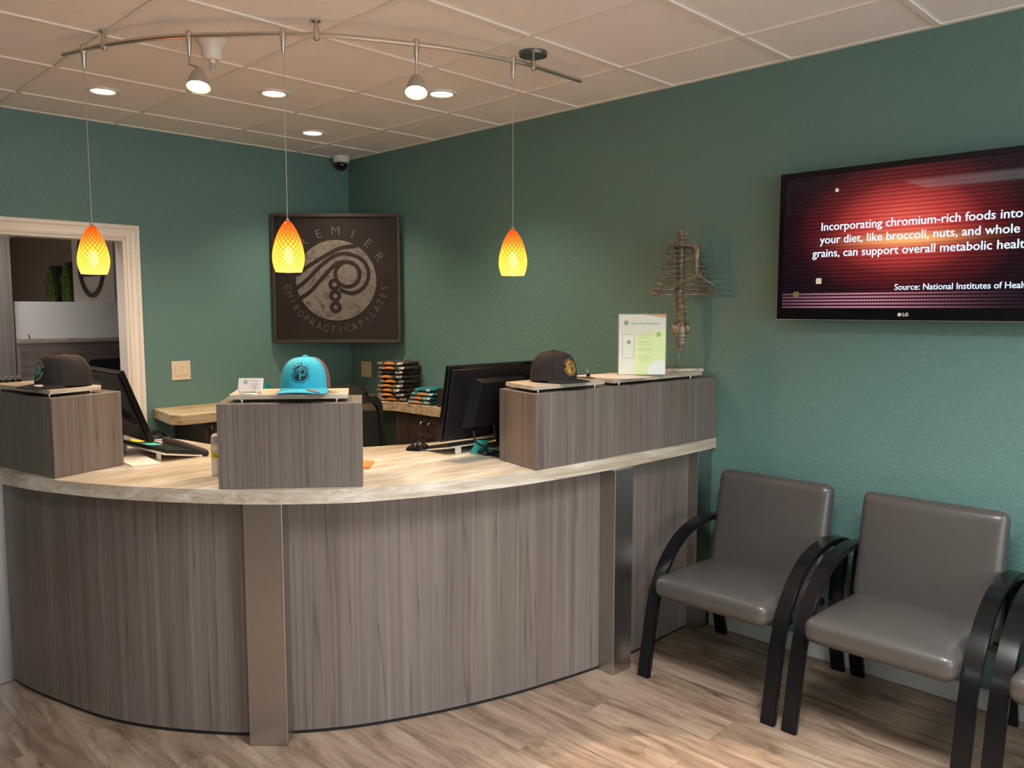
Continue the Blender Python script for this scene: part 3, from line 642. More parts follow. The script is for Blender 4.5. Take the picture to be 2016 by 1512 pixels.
# acrylic sign stand facing the visitor
au = Vector((.70, -.714, 0)); an = Vector((-.714, -.70, 0)); ao = Vector((-.575, -2.955, ST + .0005)); 
ac = thing('acrylic_sign_stand', 'clear acrylic stand with printed scheduling app sheet beside the spine sculpture', 'sign stand', tuple(ao + au * .108))
Ma = frame(ao, au); AW, AH = .217, .279
def aslab(u0, u1, z0, z1, d0, d1): return xf(box(new(), u0, u1, d0, d1, z0, z1), Ma)   # local y points away from the viewer
obj('acrylic_front', aslab(0, AW, .004, AH, -.0045, -.0025), acrylic, ac); obj('acrylic_back', aslab(0, AW, .004, AH, .0, .002), acrylic, ac); obj('acrylic_foot', aslab(0, AW, 0, .004, -.0045, .07), acrylic, ac)
def sheetmat():
    t = NT('printed_app_sheet'); v = t.node('ShaderNodeUVMap'); s = t.node('ShaderNodeSeparateXYZ'); t.link(v.outputs[0], s.inputs[0]); x, y = s.outputs[0], s.outputs[1]
    curve = t.math('ADD', .655, t.math('MULTIPLY', t.math('MULTIPLY', x, x), .12)); up = t.math('GREATER_THAN', y, curve)
    nz = t.noise(v.outputs[0], 9, 4, .6); lime = t.mix(nz, srgb(232, 248, 150), srgb(246, 252, 205)); right = t.math('GREATER_THAN', t.math('ADD', x, t.math('MULTIPLY', nz, .12)), .40)
    c = t.mix(right, srgb(246, 242, 232), lime); c = t.mix(up, c, srgb(236, 230, 218))
    dx = t.math('SUBTRACT', x, .86); dy = t.math('MULTIPLY', t.math('SUBTRACT', y, .06), 1.3); bl = t.math('LESS_THAN', t.math('ADD', t.math('MULTIPLY', dx, dx), t.math('MULTIPLY', dy, dy)), .055)
    c = t.mix(bl, c, srgb(252, 252, 252)); wedge = t.math('GREATER_THAN', y, t.math('SUBTRACT', 1.06, t.math('MULTIPLY', x, .115))); right2 = t.math('GREATER_THAN', x, .55); c = t.mix(t.math('MULTIPLY', wedge, right2), c, srgb(224, 150, 60))
    t.link(c, t.b.inputs['Base Color']); t.set(Roughness=.5, Emission_Strength=0.0); return t.m
b = new(); ul = b.loops.layers.uv.verify(); q = [b.verts.new(Ma @ Vector(p)) for p in ((.004, -.002, .006), (AW - .004, -.002, .006), (AW - .004, -.002, AH - .004), (.004, -.002, AH - .004))]; q2 = [b.verts.new(Ma @ Vector(p)) for p in ((.004, -.0006, .006), (AW - .004, -.0006, .006), (AW - .004, -.0006, AH - .004), (.004, -.0006, AH - .004))]
for vs, uvs in ((q, 1), (q2[::-1], 0)):
    f = b.faces.new(vs)
    for lp, uv in zip(f.loops, ((0, 0), (1, 0), (1, 1), (0, 1))): lp[ul].uv = uv
for i in range(4): b.faces.new((q[i], q2[i], q2[(i + 1) % 4], q[(i + 1) % 4]))
sh = obj('printed_sheet', b, sheetmat(), ac)
Ms = Ma @ Matrix.Rotation(PI / 2, 4, 'X')                           # x right, y up, z towards the viewer
sheetlogo = plain('printed_logo_teal', srgb(92, 168, 150), .6); sheetorange = plain('printed_logo_orange', srgb(232, 170, 110), .6); sheettxt = plain('printed_grey_text', srgb(88, 88, 86), .6); phonem = plain('printed_phone_outline', srgb(140, 136, 130), .6)
for cx, cy, rr in ((.036, .239, .0115), (.048, .152, .0095)):
    fl = lambda x, y, d, cx=cx, cy=cy, rr=rr: Ms @ Vector((cx + x * rr, cy + y * rr, .0023 + d))
    l = obj('printed_logo', logo_disc(fl, 0, 2, 24), sheetlogo, sh)
    bm = new(); ribbon(bm, [(-.95, -.1), (-.6, .4), (0, .75), (.5, .6), (.72, .1)], .38, fl, .0001); obj('printed_swoosh', bm, sheetorange, l)
b = text(new(), 'We use The Scheduling App', .0125, Ms @ T(.058, .2355, .0023), 0, .0001, 'LEFT', sx=.90); obj('printed_heading', b, sheettxt, sh)
b = new()
for y, x0, x1 in ((.190, .092, .19), (.182, .098, .16), (.172, .098, .14), (.152, .098, .15), (.142, .098, .155), (.122, .092, .16), (.114, .098, .15), (.090, .092, .14), (.082, .098, .15), (.072, .098, .13)):
    x = x0
    while x < x1:
        wd = random.uniform(.006, .016); st = len(b.verts); box(b, x, min(x + wd, x1), y - .0012, y + .0012, .0022, .0024); xf(b, Ms, st); x += wd + .003
obj('printed_text', b, plain('printed_faint_text', srgb(176, 190, 120), .6), sh)
b = new(); pts = [(.020, .085), (.020, .182), (.024, .186), (.068, .186), (.072, .182), (.072, .085), (.068, .081), (.024, .081)]
ribbon(b, pts, .0016, lambda x, y, d: Ms @ Vector((x, y, .0023)), 0, True); obj('printed_phone', b, phonem, sh)
b = new(); st = len(b.verts); box(b, .172, .192, .176, .196, .0022, .0024); xf(b, Ms, st); obj('printed_square', b, plain('printed_green', srgb(150, 216, 90), .6), sh)
# papers on the slab with a clip
def sheet(name, corners, z, label, cat, mat, thick=.0012, curl=0.0):
    b = new(); n = 8; a0, a1, a2, a3 = [Vector((*c, 0)) for c in corners]; g = []
    for i in range(n + 1):
        row = []
        for j in range(n + 1):
            p = a0.lerp(a1, i / n).lerp(a3.lerp(a2, i / n), j / n); row.append((p.x, p.y, z + curl * (abs(i / n - .5) * 2) ** 3))
        g.append(row)
    t_ = [[b.verts.new((x, y, zz + thick)) for x, y, zz in r] for r in g]; u_ = [[b.verts.new(p) for p in r] for r in g]
    for i in range(n):
        for j in range(n): b.faces.new((t_[i][j], t_[i + 1][j], t_[i + 1][j + 1], t_[i][j + 1])); b.faces.new((u_[i][j], u_[i][j + 1], u_[i + 1][j + 1], u_[i + 1][j]))
        b.faces.new((t_[i][0], u_[i][0], u_[i + 1][0], t_[i + 1][0])); b.faces.new((t_[i + 1][n], u_[i + 1][n], u_[i][n], t_[i][n]))
        b.faces.new((t_[0][i + 1], u_[0][i + 1], u_[0][i], t_[0][i])); b.faces.new((t_[n][i], u_[n][i], u_[n][i + 1], t_[n][i + 1]))
    bmesh.ops.recalc_face_normals(b, faces=b.faces[:]); return one(name, b, mat, label, cat)
sheet('paper_stack', [(-.742, -2.83), (-.50, -2.87), (-.545, -3.112), (-.700, -3.075)], ST + .0004, 'white papers held by a binder clip on the right riser slab', 'papers', paper, .003)
def binder_clip(loc, rz, label, group=None, s=1.0):
    t = thing('binder_clip', label, 'binder clip', loc, rz, group)
    b = new(); pr = [(-.006, 0), (.006, 0), (.0015, .013), (-.0015, .013)]; A = [b.verts.new((-.012 * s, y * s, z * s)) for y, z in pr]; B = [b.verts.new((.012 * s, y * s, z * s)) for y, z in pr]
    b.faces.new(A); b.faces.new(B[::-1])
    for i in range(4): b.faces.new((A[i], A[(i + 1) % 4], B[(i + 1) % 4], B[i]))
    bmesh.ops.recalc_face_normals(b, faces=b.faces[:]); obj('body', b, blackgloss, t, False, True)
    b = new(); tube(b, [(-.008 * s, .001, .012 * s), (-.005 * s, .005 * s, .026 * s), (0, .006 * s, .030 * s), (.005 * s, .005 * s, .026 * s), (.008 * s, .001, .012 * s)], .0011 * s, 6); obj('wire_handle', b, chrome, t, True, True)
    return t
binder_clip((-.722, -2.905, ST + .0035), .5, 'black binder clip with wire handles on the papers at right', s=1.2)
for k, (x, y) in enumerate(((-2.629, -1.372), (-2.606, -1.370), (-2.583, -1.368), (-2.560, -1.366))):
    binder_clip((x, y, ST + .0003), -.1, 'black binder clip with wire handle in the row of four, left riser', 'row of binder clips on the left riser', .8)
binder_clip((-2.50, -1.40, ST + .0003), .3, 'small silver clip just left of the black multicolour-logo cap', s=.6)

# spine sculpture
spn = thing('spine_sculpture', 'bronze spine and rib cage sculpture on a stand by the teal wall', 'sculpture', (-.20, -3.02, ST))
su = Vector((.62, -.785, 0)).normalized(); sn = Vector((-.785, -.62, 0)).normalized(); so = Vector((-.154, -2.999, ST))
def SP(u, z, d=0.0): return so + su * u + sn * d + Vector((0, 0, z))
b = xf(box(new(), -.105, .112, -.050, .050, 0.0003, .018, .002), frame(so, Vector((.76, -.65, 0)))); obj('base', b, bronze, spn)
b = new(); tube(b, [SP(0, .018), SP(.0, .12)], .0055, 8); obj('rod', b, bronze, spn, True)
def Mspine(z):
    K = [(.0, .010), (.16, .011), (.24, .015), (.30, .011), (.36, .002), (.46, .008), (.70, .006)]
    for (a, p), (c, q) in zip(K, K[1:]):
        if z <= c: return p + (q - p) * (z - a) / (c - a)
    return .006
prof = []
def vertebra(z, r, hh, wings):
    b = new(); u = Mspine(z); M = T(*SP(u, z)); closed_lathe(b, [(r * .86, -hh * .5), (r, -hh * .36), (r * .82, 0), (r, hh * .36), (r * .86, hh * .5)], 14, M)
    if wings:
        for s in (-1, 1): tube(b, [SP(u + s * r * .6, z + .002, -.006), SP(u + s * (r + .012), z + .003, -.010), SP(u + s * (r + .017), z + .002, -.010)], [.006, .0065, .005], 8)
    return b
zs = [.232 + i * .0272 for i in range(6)]
for z in zs[:5]: obj('vertebra', vertebra(z, .0215, .027, True), bronze, spn, True)
for i in range(10): obj('vertebra', vertebra(.365 + i * .0235, .0195 - i * .0003, .0235, False), bronze, spn, True)
for i in range(4): obj('vertebra', vertebra(.598 + i * .0195, .0155 - i * .0006, .0195, True), bronze, spn, True)
b = new(); bmesh.ops.create_uvsphere(b, u_segments=12, v_segments=8, radius=.0125, matrix=T(*SP(Mspine(.675), .672))); obj('skull_base', b, bronze, spn, True)
# sacrum and pelvis
b = new(); u0 = Mspine(.16); rings = []
for z, wd, dp in ((.095, .002, .002), (.115, .012, .009), (.14, .022, .012), (.165, .028, .014), (.19, .030, .015), (.215, .024, .014), (.232, .016, .014)):
    rings.append([b.verts.new(SP(u0 + wd * math.cos(2 * PI * k / 16), z, dp * math.sin(2 * PI * k / 16))) for k in range(16)])
for A_, B_ in zip(rings, rings[1:]):
    for k in range(16): b.faces.new((A_[k], A_[(k + 1) % 16], B_[(k + 1) % 16], B_[k]))
b.faces.new(rings[0][::-1]); b.faces.new(rings[-1]); obj('sacrum', b, bronze, spn, True)
for s in (-1, 1):
    b = new(); bmesh.ops.create_uvsphere(b, u_segments=14, v_segments=10, radius=1, matrix=T(*SP(u0 + s * .030, .205, -.004)) @ frame((0, 0, 0), su) @ Matrix.Diagonal((.017, .008, .024, 1))); obj('hip_wing', b, bronze, spn, True)
b = new()
for i in range(4): tube(b, [SP(u0 - .022 + .003 * i, .185 - i * .018, .0145), SP(u0, .182 - i * .018, .017), SP(u0 + .022 - .003 * i, .185 - i * .018, .0145)], .003, 6)
obj('sacrum_ridge', b, bronze, spn, True)
for i in range(10):
    z = .590 - i * .0245; hw_ = [.073, .082, .088, .094, .100, .106, .114, .126, .138, .149][i]; dd = [.045, .058, .066, .072, .076, .08, .082, .084, .085, .086][i]; u = Mspine(z)
    b = new(); pts = []
    for k in range(25):
        a = PI * (.5 + 1.62 * (k / 24 - .5) * 1.0); pts.append(SP(u + .012 - hw_ * math.cos(a) * (1 if abs(math.cos(a)) < .99 else 1), z - .004 * math.sin(a), -.02 + dd * .5 - dd * math.sin(a) * -.5 * (-1)))
    pts = [SP(u + .012 + hw_ * math.sin(t_), z + .002 * math.cos(t_), .03 - .05 * math.cos(t_) + (dd - .08) * .5) for t_ in [(-2.25 + 4.5 * k / 24) for k in range(25)]]
    tube(b, pts, .0066 if i < 8 else .0078, 8); obj('rib', b, bronze, spn, True)
b = new(); fz = .075
tube(b, [SP(.062, .598, fz - .03), SP(.068, .58, fz - .02), SP(.072, .55, fz - .012), SP(.072, .50, fz - .006), SP(.071, .462, fz)], [.018, .022, .013, .009, .0105], 10); obj('sternum', b, bronze, spn, True)
for s in (-1, 1):
    b = new(); tube(b, [SP(.071, .462, fz), SP(.071 + s * .04, .438, fz + .002), SP(.071 + s * .085 if s > 0 else -.06, .408 if s > 0 else .402, fz - .02), SP(.150 if s > 0 else -.125, .395 if s > 0 else .375, fz - .05)], [.005, .004, .004, .005], 7); obj('rib_margin', b, bronze, spn, True)
b = new(); tube(b, [SP(-.065, .600, .02), SP(-.01, .606, .045), SP(.05, .596, .05), SP(.085, .604, .04), SP(.105, .608, .01)], .005, 7); obj('collar_bone', b, bronze, spn, True)

# ---------------------------------------------------------------- monitors
def monitor(name, label, origin, ux, tilt_dir, wd, ht, tilt, zb, brand=None, foot=None, detail=0):
    """origin: bottom-left corner of the back face as seen from behind; ux along the bottom edge (left to right seen from behind)"""
    ux = Vector(ux).normalized(); td = Vector(tilt_dir)              # the top leans towards td (= the back side)
    t = thing('computer_monitor', label, 'monitor', tuple(Vector(origin) + ux * wd / 2 + Vector((0, 0, -(origin[2] - CT)))), 0)
    up = (Vector((0, 0, 1)) + td * tilt).normalized(); nb = ux.cross(up).normalized()  # outwards from the back
    if nb.dot(td) < 0: nb = -nb
    M = Matrix((ux, up, nb)).transposed().to_4x4(); M.translation = Vector(origin)   # x right, y up, z out of the back
    hand = M.to_3x3().determinant()
    def bx(*a, bev=.0): 
        b = box(new(), *a, bev); xf(b, M)
        if hand < 0: bmesh.ops.reverse_faces(b, faces=b.faces[:])
        return b
    obj('bezel', bx(0, wd, 0, ht, -.028, -.006, bev=.003), tvbezel, t)
    b = bx(.012, wd - .012, .012, ht - .012, -.006, .004, bev=.003); obj('back_cover', b, blackplastic, t)
    b = new(); pr = [(.10, .05), (wd - .10, .05), (wd - .13, ht - .05), (.13, ht - .05)] if detail else [(.08, .01), (.24, .01), (.22, .08), (.10, .08)]; A = [b.verts.new(M @ Vector((x, y, .004))) for x, y in pr]; B = [b.verts.new(M @ (Vector((wd / 2 + (x - wd / 2) * .82, ht / 2 + (y - ht / 2) * .85, .04)) if detail else Vector((x, y, .015)))) for x, y in pr]
    b.faces.new(B)
    for i in range(4): b.faces.new((A[i], A[(i + 1) % 4], B[(i + 1) % 4], B[i]))
    bmesh.ops.recalc_face_normals(b, faces=b.faces[:]); hs = obj('rear_housing', b, blackplastic, t)
    if detail:
        for y in (ht * .52, ht * .34, ht * .70): obj('vent_slot', bx(wd * .55, wd * .95, y, y + .006, .005, .0455), blackmatte, hs)
    obj('screen', bx(.012, wd - .012, .014, ht - .012, -.0285, -.0278), tvscreen_off, t)
    return t, M, hand
tvscreen_off = plain('dark_monitor_screen', (.01, .011, .013), .1)
mL, ML, hL = monitor('m', 'black monitor seen from behind at the left station, beside the cap riser', (-2.175, -1.205, 1.012), (0, -1, 0), (-1, 0, 0), .502, .325, .37, 1.0)
def brandtext(s, M, x, y, size, parent, mat, z, hand):
    b = text(new(), s, size, M @ T(x, y, z) @ Matrix.Diagonal((1, 1, 1, 1)), 0, 0, 'LEFT'); obj('brand_lettering', b, mat, parent)
b = new(); box(b, .012, .490, .085, .0875, .004, .006); xf(b, ML); obj('lower_seam', b, silverp, mL)
brandtext('ViewSonic', ML, .075, .262, .046, mL, plain('grey_badge_print', srgb(225, 222, 218), .5), .0046, hL)
b = new()
for x, y, wd in ((.30, .045, .06), (.31, .022, .10), (.33, .034, .03)): box(b, x, x + wd, y, y + .003, .0042, .005)
xf(b, ML); obj('port_marks', b, greyp, mL)
b = new(); tube(b, [(-2.275, -1.46, .962), (-2.265, -1.46, 1.06), (-2.235, -1.46, 1.14)], .016, 10); obj('stand', b, blackplastic, mL, True)
b = new(); closed_lathe(b, [(.072, 0), (.072, .008), (.06, .014)], 28, T(-2.275, -1.46, CT + .0005)); obj('stand_base', b, blackplastic, mL, True)
mR, MR, hR = monitor('m', 'black monitor seen from behind at the right station, left of the gold-logo cap', (-1.356, -2.645, 1.028), (1, 0, 0), (0, -1, 0), .56, .322, .19, 1.0, detail=1)
b = new(); tube(b, [(-1.02, -2.665, .968), (-1.06, -2.665, 1.05), (-1.075, -2.665, 1.12)], .016, 10); obj('stand', b, blackgloss, mR, True)
b = new(); closed_lathe(b, [(.10, 0), (.105, .005), (.098, .014), (.06, .018)], 32, T(-1.035, -2.675, CT + .0012)); obj('stand_base', b, blackgloss, mR, True)
b = new(); tube(b, catmull([(-1.20, -2.672, 1.065), (-1.195, -2.68, 1.02), (-1.14, -2.68, .99), (-1.06, -2.675, .985), (-1.0, -2.64, .98)], 6), .0045, 8); obj('cable', b, blackmatte, mR, True)

# ---------------------------------------------------------------- keyboards, mouse, notes
def keyboard(label, origin, ux, uy, slope, notes):
    """origin: raised corner; ux along the long side, uy towards the user (downwards)"""
    ux = Vector(ux).normalized(); uy = Vector(uy).normalized(); t = thing('keyboard', label, 'keyboard', tuple(Vector(origin) + ux * .22 + uy * .09))
    L, D = .44, .17; hz = .034; dn = (uy * D + Vector((0, 0, -hz + .004))).normalized(); nz = ux.cross(dn)
    if nz.z < 0: nz = -nz
    o = Vector(origin) + Vector((0, 0, hz)); M = Matrix((ux, dn, nz)).transposed().to_4x4(); M.translation = o
    def bx(bm, *a): 
        st = len(bm.verts); box(bm, *a); xf(bm, M, st); return bm
    obj('tray', bx(new(), 0, L, 0, D, -.006, .0), white, t, label='white sloped keyboard tray'); kb = obj('deck', bx(new(), .006, L - .006, .01, D - .012, .0002, .009), blackmatte, t)
    b = new()
    for r in range(6):
        for c in range(20): bx(b, .012 + c * .021, .012 + c * .021 + .0175, .016 + r * .0225, .016 + r * .0225 + .018, .0092, .0135)
    ko = obj('keys', b, blackplastic, t)
    for x in (.06, L - .06):
        b = new(); P = [M @ Vector((x + dx, dy, -.006)) for dx, dy in ((-.016, .004), (.016, .004), (.016, .009), (-.016, .009))]
        A = [b.verts.new(p) for p in P]; B = [b.verts.new((p.x, p.y, CT + .001)) for p in P]
        b.faces.new(A); b.faces.new(B[::-1])
        for i in range(4): b.faces.new((A[i], A[(i + 1) % 4], B[(i + 1) % 4], B[i]))
        bmesh.ops.recalc_face_normals(b, faces=b.faces[:]); obj('riser_leg', b, white, t)
    return t, M
kL, MkL = keyboard('black keyboard on white tray with notes below the left monitor', (-2.192, -1.40, CT + .001), (.06, -1, 0), (1, .06, 0), 0, None)
kR, MkR = keyboard('black keyboard on white tray behind the right monitor', (-1.245, -2.560, CT + .001), (1, -.02, 0), (.02, 1, 0), 0, None)
def note(M, x, y, s, z, rot, mat, label, name='sticky_note', curl=.004):
    b = new(); n = 5; g = [[b.verts.new(M @ T(x, y, z) @ Rz(rot) @ Vector(((i / n - .5) * s, (j / n - .5) * s, curl * (j / n) ** 2))) for j in range(n + 1)] for i in range(n + 1)]
    g2 = [[b.verts.new(M @ T(x, y, z + .0004) @ Rz(rot) @ Vector(((i / n - .5) * s, (j / n - .5) * s, curl * (j / n) ** 2))) for j in range(n + 1)] for i in range(n + 1)]
    for i in range(n):
        for j in range(n): b.faces.new((g2[i][j], g2[i + 1][j], g2[i + 1][j + 1], g2[i][j + 1])); b.faces.new((g[i][j], g[i][j + 1], g[i + 1][j + 1], g[i + 1][j]))
        b.faces.new((g[i][0], g[i + 1][0], g2[i + 1][0], g2[i][0])); b.faces.new((g[i][n], g2[i][n], g2[i + 1][n], g[i + 1][n])); b.faces.new((g[0][i], g2[0][i], g2[0][i + 1], g[0][i + 1])); b.faces.new((g[n][i], g[n][i + 1], g2[n][i + 1], g2[n][i]))
    bmesh.ops.recalc_face_normals(b, faces=b.faces[:]); return one(name, b, mat, label, 'sticky note')
note(MkL, .20, .055, .072, .0142, .1, turqn, 'turquoise sticky note lying on the left keyboard')
note(MkL, .075, .035, .072, .0142, .5, yellown, 'yellow sticky note at the far end of the left keyboard')
I4 = Matrix.Identity(4)
note(T(-1.108, -2.64, CT + .006) @ Matrix.Rotation(-1.15, 4, 'X'), 0, 0, .082, .034, .15, turqn, 'turquoise sticky note leaning below the right monitor', curl=.008)
note(T(-1.075, -2.70, CT + .0235), 0, 0, .078, 0, .5, mint, 'mint green note lying on the right monitor base', curl=.010)
note(T(-1.008, -2.655, CT + .046) @ Matrix.Rotation(-.3, 4, 'X'), 0, 0, .075, .008, -.5, yellown, 'yellow sticky note beside the mint note on the monitor base', curl=.006)
b = new(); bmesh.ops.create_uvsphere(b, u_segments=20, v_segments=12, radius=1)
for v in b.verts:
    v.co = Vector((v.co.x * .031, v.co.y * .056, max(0, v.co.z) * .036 * (1 - .25 * max(0, v.co.y))))
xf(b, T(-1.253, -2.365, CT + .0005) @ Rz(.78)); ms = thing('computer_mouse', 'glossy black mouse on the counter left of the right monitor', 'mouse', (-1.253, -2.365, CT)); obj('shell', b, blackgloss, ms, True)
b = new(); tube(b, [Vector((-1.253, -2.365, CT + .036)) + Vector((.02, .02, -.004)), Vector((-1.253, -2.365, CT + .036)) + Vector((.027, .027, -.010))], .004, 8); obj('scroll_wheel', b, greyp, ms, True)
b = new(); pts = catmull([(-1.972, -1.36, CT + .012), (-1.975, -1.55, CT + .014), (-1.985, -1.84, CT + .012)], 8); tube(b, pts, [.010] + [.016] * (len(pts) - 2) + [.010], 12)
for v in b.verts: v.co.z = CT + .0006 + (v.co.z - CT) * 1.05 if v.co.z > CT else CT + .0006
xf(b, I4); one('wrist_rest', b, fabric('charcoal_wrist_rest', srgb(52, 46, 46), 300), 'charcoal padded wrist rest in front of the left keyboard', 'wrist rest', smooth=True)
b = new(); tube(b, catmull([(-2.02, -1.30, CT + .012), (-2.0, -1.27, CT + .035), (-1.95, -1.27, CT + .04), (-1.93, -1.30, CT + .014)], 5), .011, 10); one('desk_phone_handset', b, blackgloss, 'black curved handset beside the far end of the wrist rest', 'handset', smooth=True)
sheet('desk_sheet', [(-1.329, -2.631), (-1.300, -2.752), (-1.165, -2.765), (-1.170, -2.655)], CT + .0004, 'grey sheet lying on the counter beside the right riser', 'sheet', graysheet, .0006)
sheet('notepad', [(-2.29, -1.62), (-2.17, -1.60), (-2.20, -1.885), (-2.30, -1.86)], CT + .0004, 'white note pad under the left keyboard tray', 'note pad', paper, .006)
b = new(); prism(b, [(-1.72, -2.49), (-1.60, -2.445), (-1.576, -2.480), (-1.66, -2.565)], CT + .0006, CT + .012); one('wooden_coaster', b, orangew, 'orange wooden tray piece behind the middle riser', 'tray')
bt = thing('plastic_bottle', 'clear bottle with yellow label partly behind the middle riser', 'bottle', (-2.116, -2.235, CT))
def L_(prof): b = new(); closed_lathe(b, prof, 24, T(-2.118, -2.237, CT + .0006)); return b
obj('bottle_body', L_([(.026, 0), (.028, .004), (.028, .14), (.026, .15), (.018, .156)]), clearpl, bt, True)
obj('bottle_label', lathe(new(), [(.0284, .03), (.0284, .088)], 24, T(-2.118, -2.237, CT + .0006)), white, bt, True); obj('label_band', lathe(new(), [(.0287, .065), (.0287, .088)], 24, T(-2.118, -2.237, CT + .0006)), yellown, bt, True, label='yellow band')
lb = new(); text(lb, 'GA', .02, None, 0, 0, fn=lambda x, y, q: Vector((-2.118 + .029 * math.cos(-2.36 + x / .029 + .1), -2.237 + .029 * math.sin(-2.36 + x / .029 + .1), CT + .077 + y))); obj('label_lettering', lb, blackp, bt)

# ---------------------------------------------------------------- back counter and cabinets
b = prism(new(), [(-1.489, -.002), (-1.545, -.40), (-1.50, -.45), (-1.0, -.455), (-.55, -.455), (-.255, -.72), (-.205, -.775), (-.205, -2.30), (-.002, -2.30), (-.002, -.002)], .89, .953); bmesh.ops.bevel(b, geom=[e for e in b.edges], offset=.003, segments=1, affect='EDGES')
one('back_worktop', b, palewood, 'pale oak-look worktop running along the teal walls in the corner', 'worktop')
def cabinet(label, x0, x1, y0, y1, doors, axis):
    t = thing('base_cabinet', label, 'cabinet', ((x0 + x1) / 2, (y0 + y1) / 2, 0), 0, 'dark cabinets under the back worktop'); obj('body', box(new(), x0, x1, y0, y1, .08, .888), darkwood, t); obj('plinth', box(new(), x0 + .03, x1, y0 + .03, y1, .001, .079), darkgap, t)
    for a, c, hs in doors:
        if axis == 'x': d = obj('door', box(new(), x0 - .018, x0 - .0005, a + .0015, c - .0015, .09, .882, .0015), darkwood, t); hp = a + .04 if hs < 0 else c - .04; pts = [(x0 - .018, hp, .755), (x0 - .042, hp, .762), (x0 - .042, hp, .835), (x0 - .018, hp, .842)]
        else: d = obj('door', box(new(), a + .0015, c - .0015, y0 - .018, y0 - .0005, .09, .882, .0015), darkwood, t); hp = a + .04 if hs < 0 else c - .04; pts = [(hp, y0 - .018, .765), (hp, y0 - .042, .772), (hp, y0 - .042, .862), (hp, y0 - .018, .869)]
        b = new(); tube(b, catmull(pts, 4), .0045, 8); obj('handle', b, chrome, d, True, label='chrome bar handle')
cabinet('dark brown two-door cabinet under the worktop on the right wall', -.165, -.003, -1.46, -.78, [(-1.46, -1.12, 1), (-1.12, -.78, -1)], 'x')
cabinet('dark brown cabinet below the worktop left of the middle riser', -1.36, -.62, -.41, -.003, [(-1.36, -.99, -1), (-.99, -.62, 1)], 'y')
cabinet('dark brown cabinet under the right-wall worktop, behind the right monitor and riser', -.165, -.003, -2.28, -1.463, [(-2.28, -1.87, 1), (-1.87, -1.463, -1)], 'x')

# ---------------------------------------------------------------- folded shirts
def shirt(loc, rz, sx, sy, hz, mat, label, group, seed, accents):
    t = thing('folded_t_shirt', label, 't-shirt', loc, rz, group); b = new(); n, m = 14, 12; rnd = random.Random(seed)
    off = Vector((rnd.random() * 9, rnd.random() * 9, seed))
    n, m = 18, 16; top, bot = [], []
    for i in range(n + 1):
        rt, rb = [], []
        for j in range(m + 1):
            u = math.sin((i / n * 2 - 1) * PI / 2); v = math.sin((j / m * 2 - 1) * PI / 2); x = u * sx / 2; y = v * sy / 2
            rd = max(0, 1 - abs(u) ** 9 - abs(v) ** 9) ** .5
            wob = .0016 * noise.noise(Vector((x * 22, y * 22, 0)) + off); xx = x + .010 * noise.noise(Vector((y * 16, seed, 1))); yy = y + .012 * noise.noise(Vector((x * 16, seed, 5)))
            mid = hz * .5
            rt.append(b.verts.new((xx, yy, mid + (hz * .5) * rd + wob * rd * .5))); rb.append(b.verts.new((xx, yy, mid - hz * .5 * rd)) if rd > 0 else rt[-1])
        top.append(rt); bot.append(rb)
    for i in range(n):
        for j in range(m):
            b.faces.new((top[i][j], top[i + 1][j], top[i + 1][j + 1], top[i][j + 1]))
            q = list(dict.fromkeys((bot[i][j], bot[i][j + 1], bot[i + 1][j + 1], bot[i + 1][j])))
            try: b.faces.new(q)
            except Exception: pass
    obj('folded_body', b, mat, t, True, True, auto=80)
    for f0, f1, zz, rr_ in ((-.34, .46, .66, .30), (-.22, .40, .30, .27)):
        bm = new(); P = [Vector((sx * (f0 + (f1 - f0) * k / 6), -sy / 2 - .002 + .010 * noise.noise(Vector((k * .7, seed, zz))), hz * (zz + .10 * noise.noise(Vector((k * .9, seed * 3, zz)))))) for k in range(7)]
        P = catmull(P, 3); tube(bm, P, [hz * rr_ * (.55 if k in (0, len(P) - 1) else 1) for k in range(len(P))], 8); obj('sleeve_fold', bm, mat, t, True, True, auto=80)
    # printed logo wrapped on the folded edge that faces -x
    def edge(y, a, out=.0035): return Vector((-sx / 2 + .010 - (.010 + out) * math.cos(a) + .010 * noise.noise(Vector((y * 16, seed, 1))), y, hz * .5 + (hz * .5 + .001) * math.sin(a)))
    sh_ = rnd.uniform(-.016, .016)
    for y0, y1, a0, a1, mt in accents:
        y0 += sh_; y1 += sh_
        bm = new(); g = [[bm.verts.new(edge(y0 + (y1 - y0) * i / 8, (a0 + a1) / 2 - .35 + .6 * math.sin(PI * i / 8) + (j / 2 - 1) * (.10 + (a1 - a0) * .5 * math.sin(PI * i / 8) ** .7))) for j in range(5)] for i in range(9)]
        for i in range(8):
            for j in range(4): bm.faces.new((g[i][j], g[i + 1][j], g[i + 1][j + 1], g[i][j + 1]))
        obj('print', bm, mt, t, True, True, label={orangep: 'orange print', greenp: 'green print', limep: 'lime print', whitep: 'white letters'}[mt])
    s = 'PREMIER'[seed % 5:seed % 5 + 3]; bm = new()
    text(bm, s, hz * 1.15, None, 0, .0004, fn=lambda x, y, q: edge(-sy * .33 - x * .95, y / hz * 1.5 + .2 + x * 9, .005) ); obj('print_lettering', bm, whitep, t, False, True, label='white letters')
    text(bm2 := new(), 'CH', hz * .85, None, 0, .0003, fn=lambda x, y, q: edge(sy * .34 - x, y / hz * 1.5, .004)); obj('print_lettering', bm2, whitep, t, False, True, label='white letters')
    return t
NAMES = ['bottom', 'second from bottom', 'third from bottom', 'fourth from bottom', 'middle', 'fourth from top', 'third from top', 'second from top', 'top']
z = .9536; hz = .0290
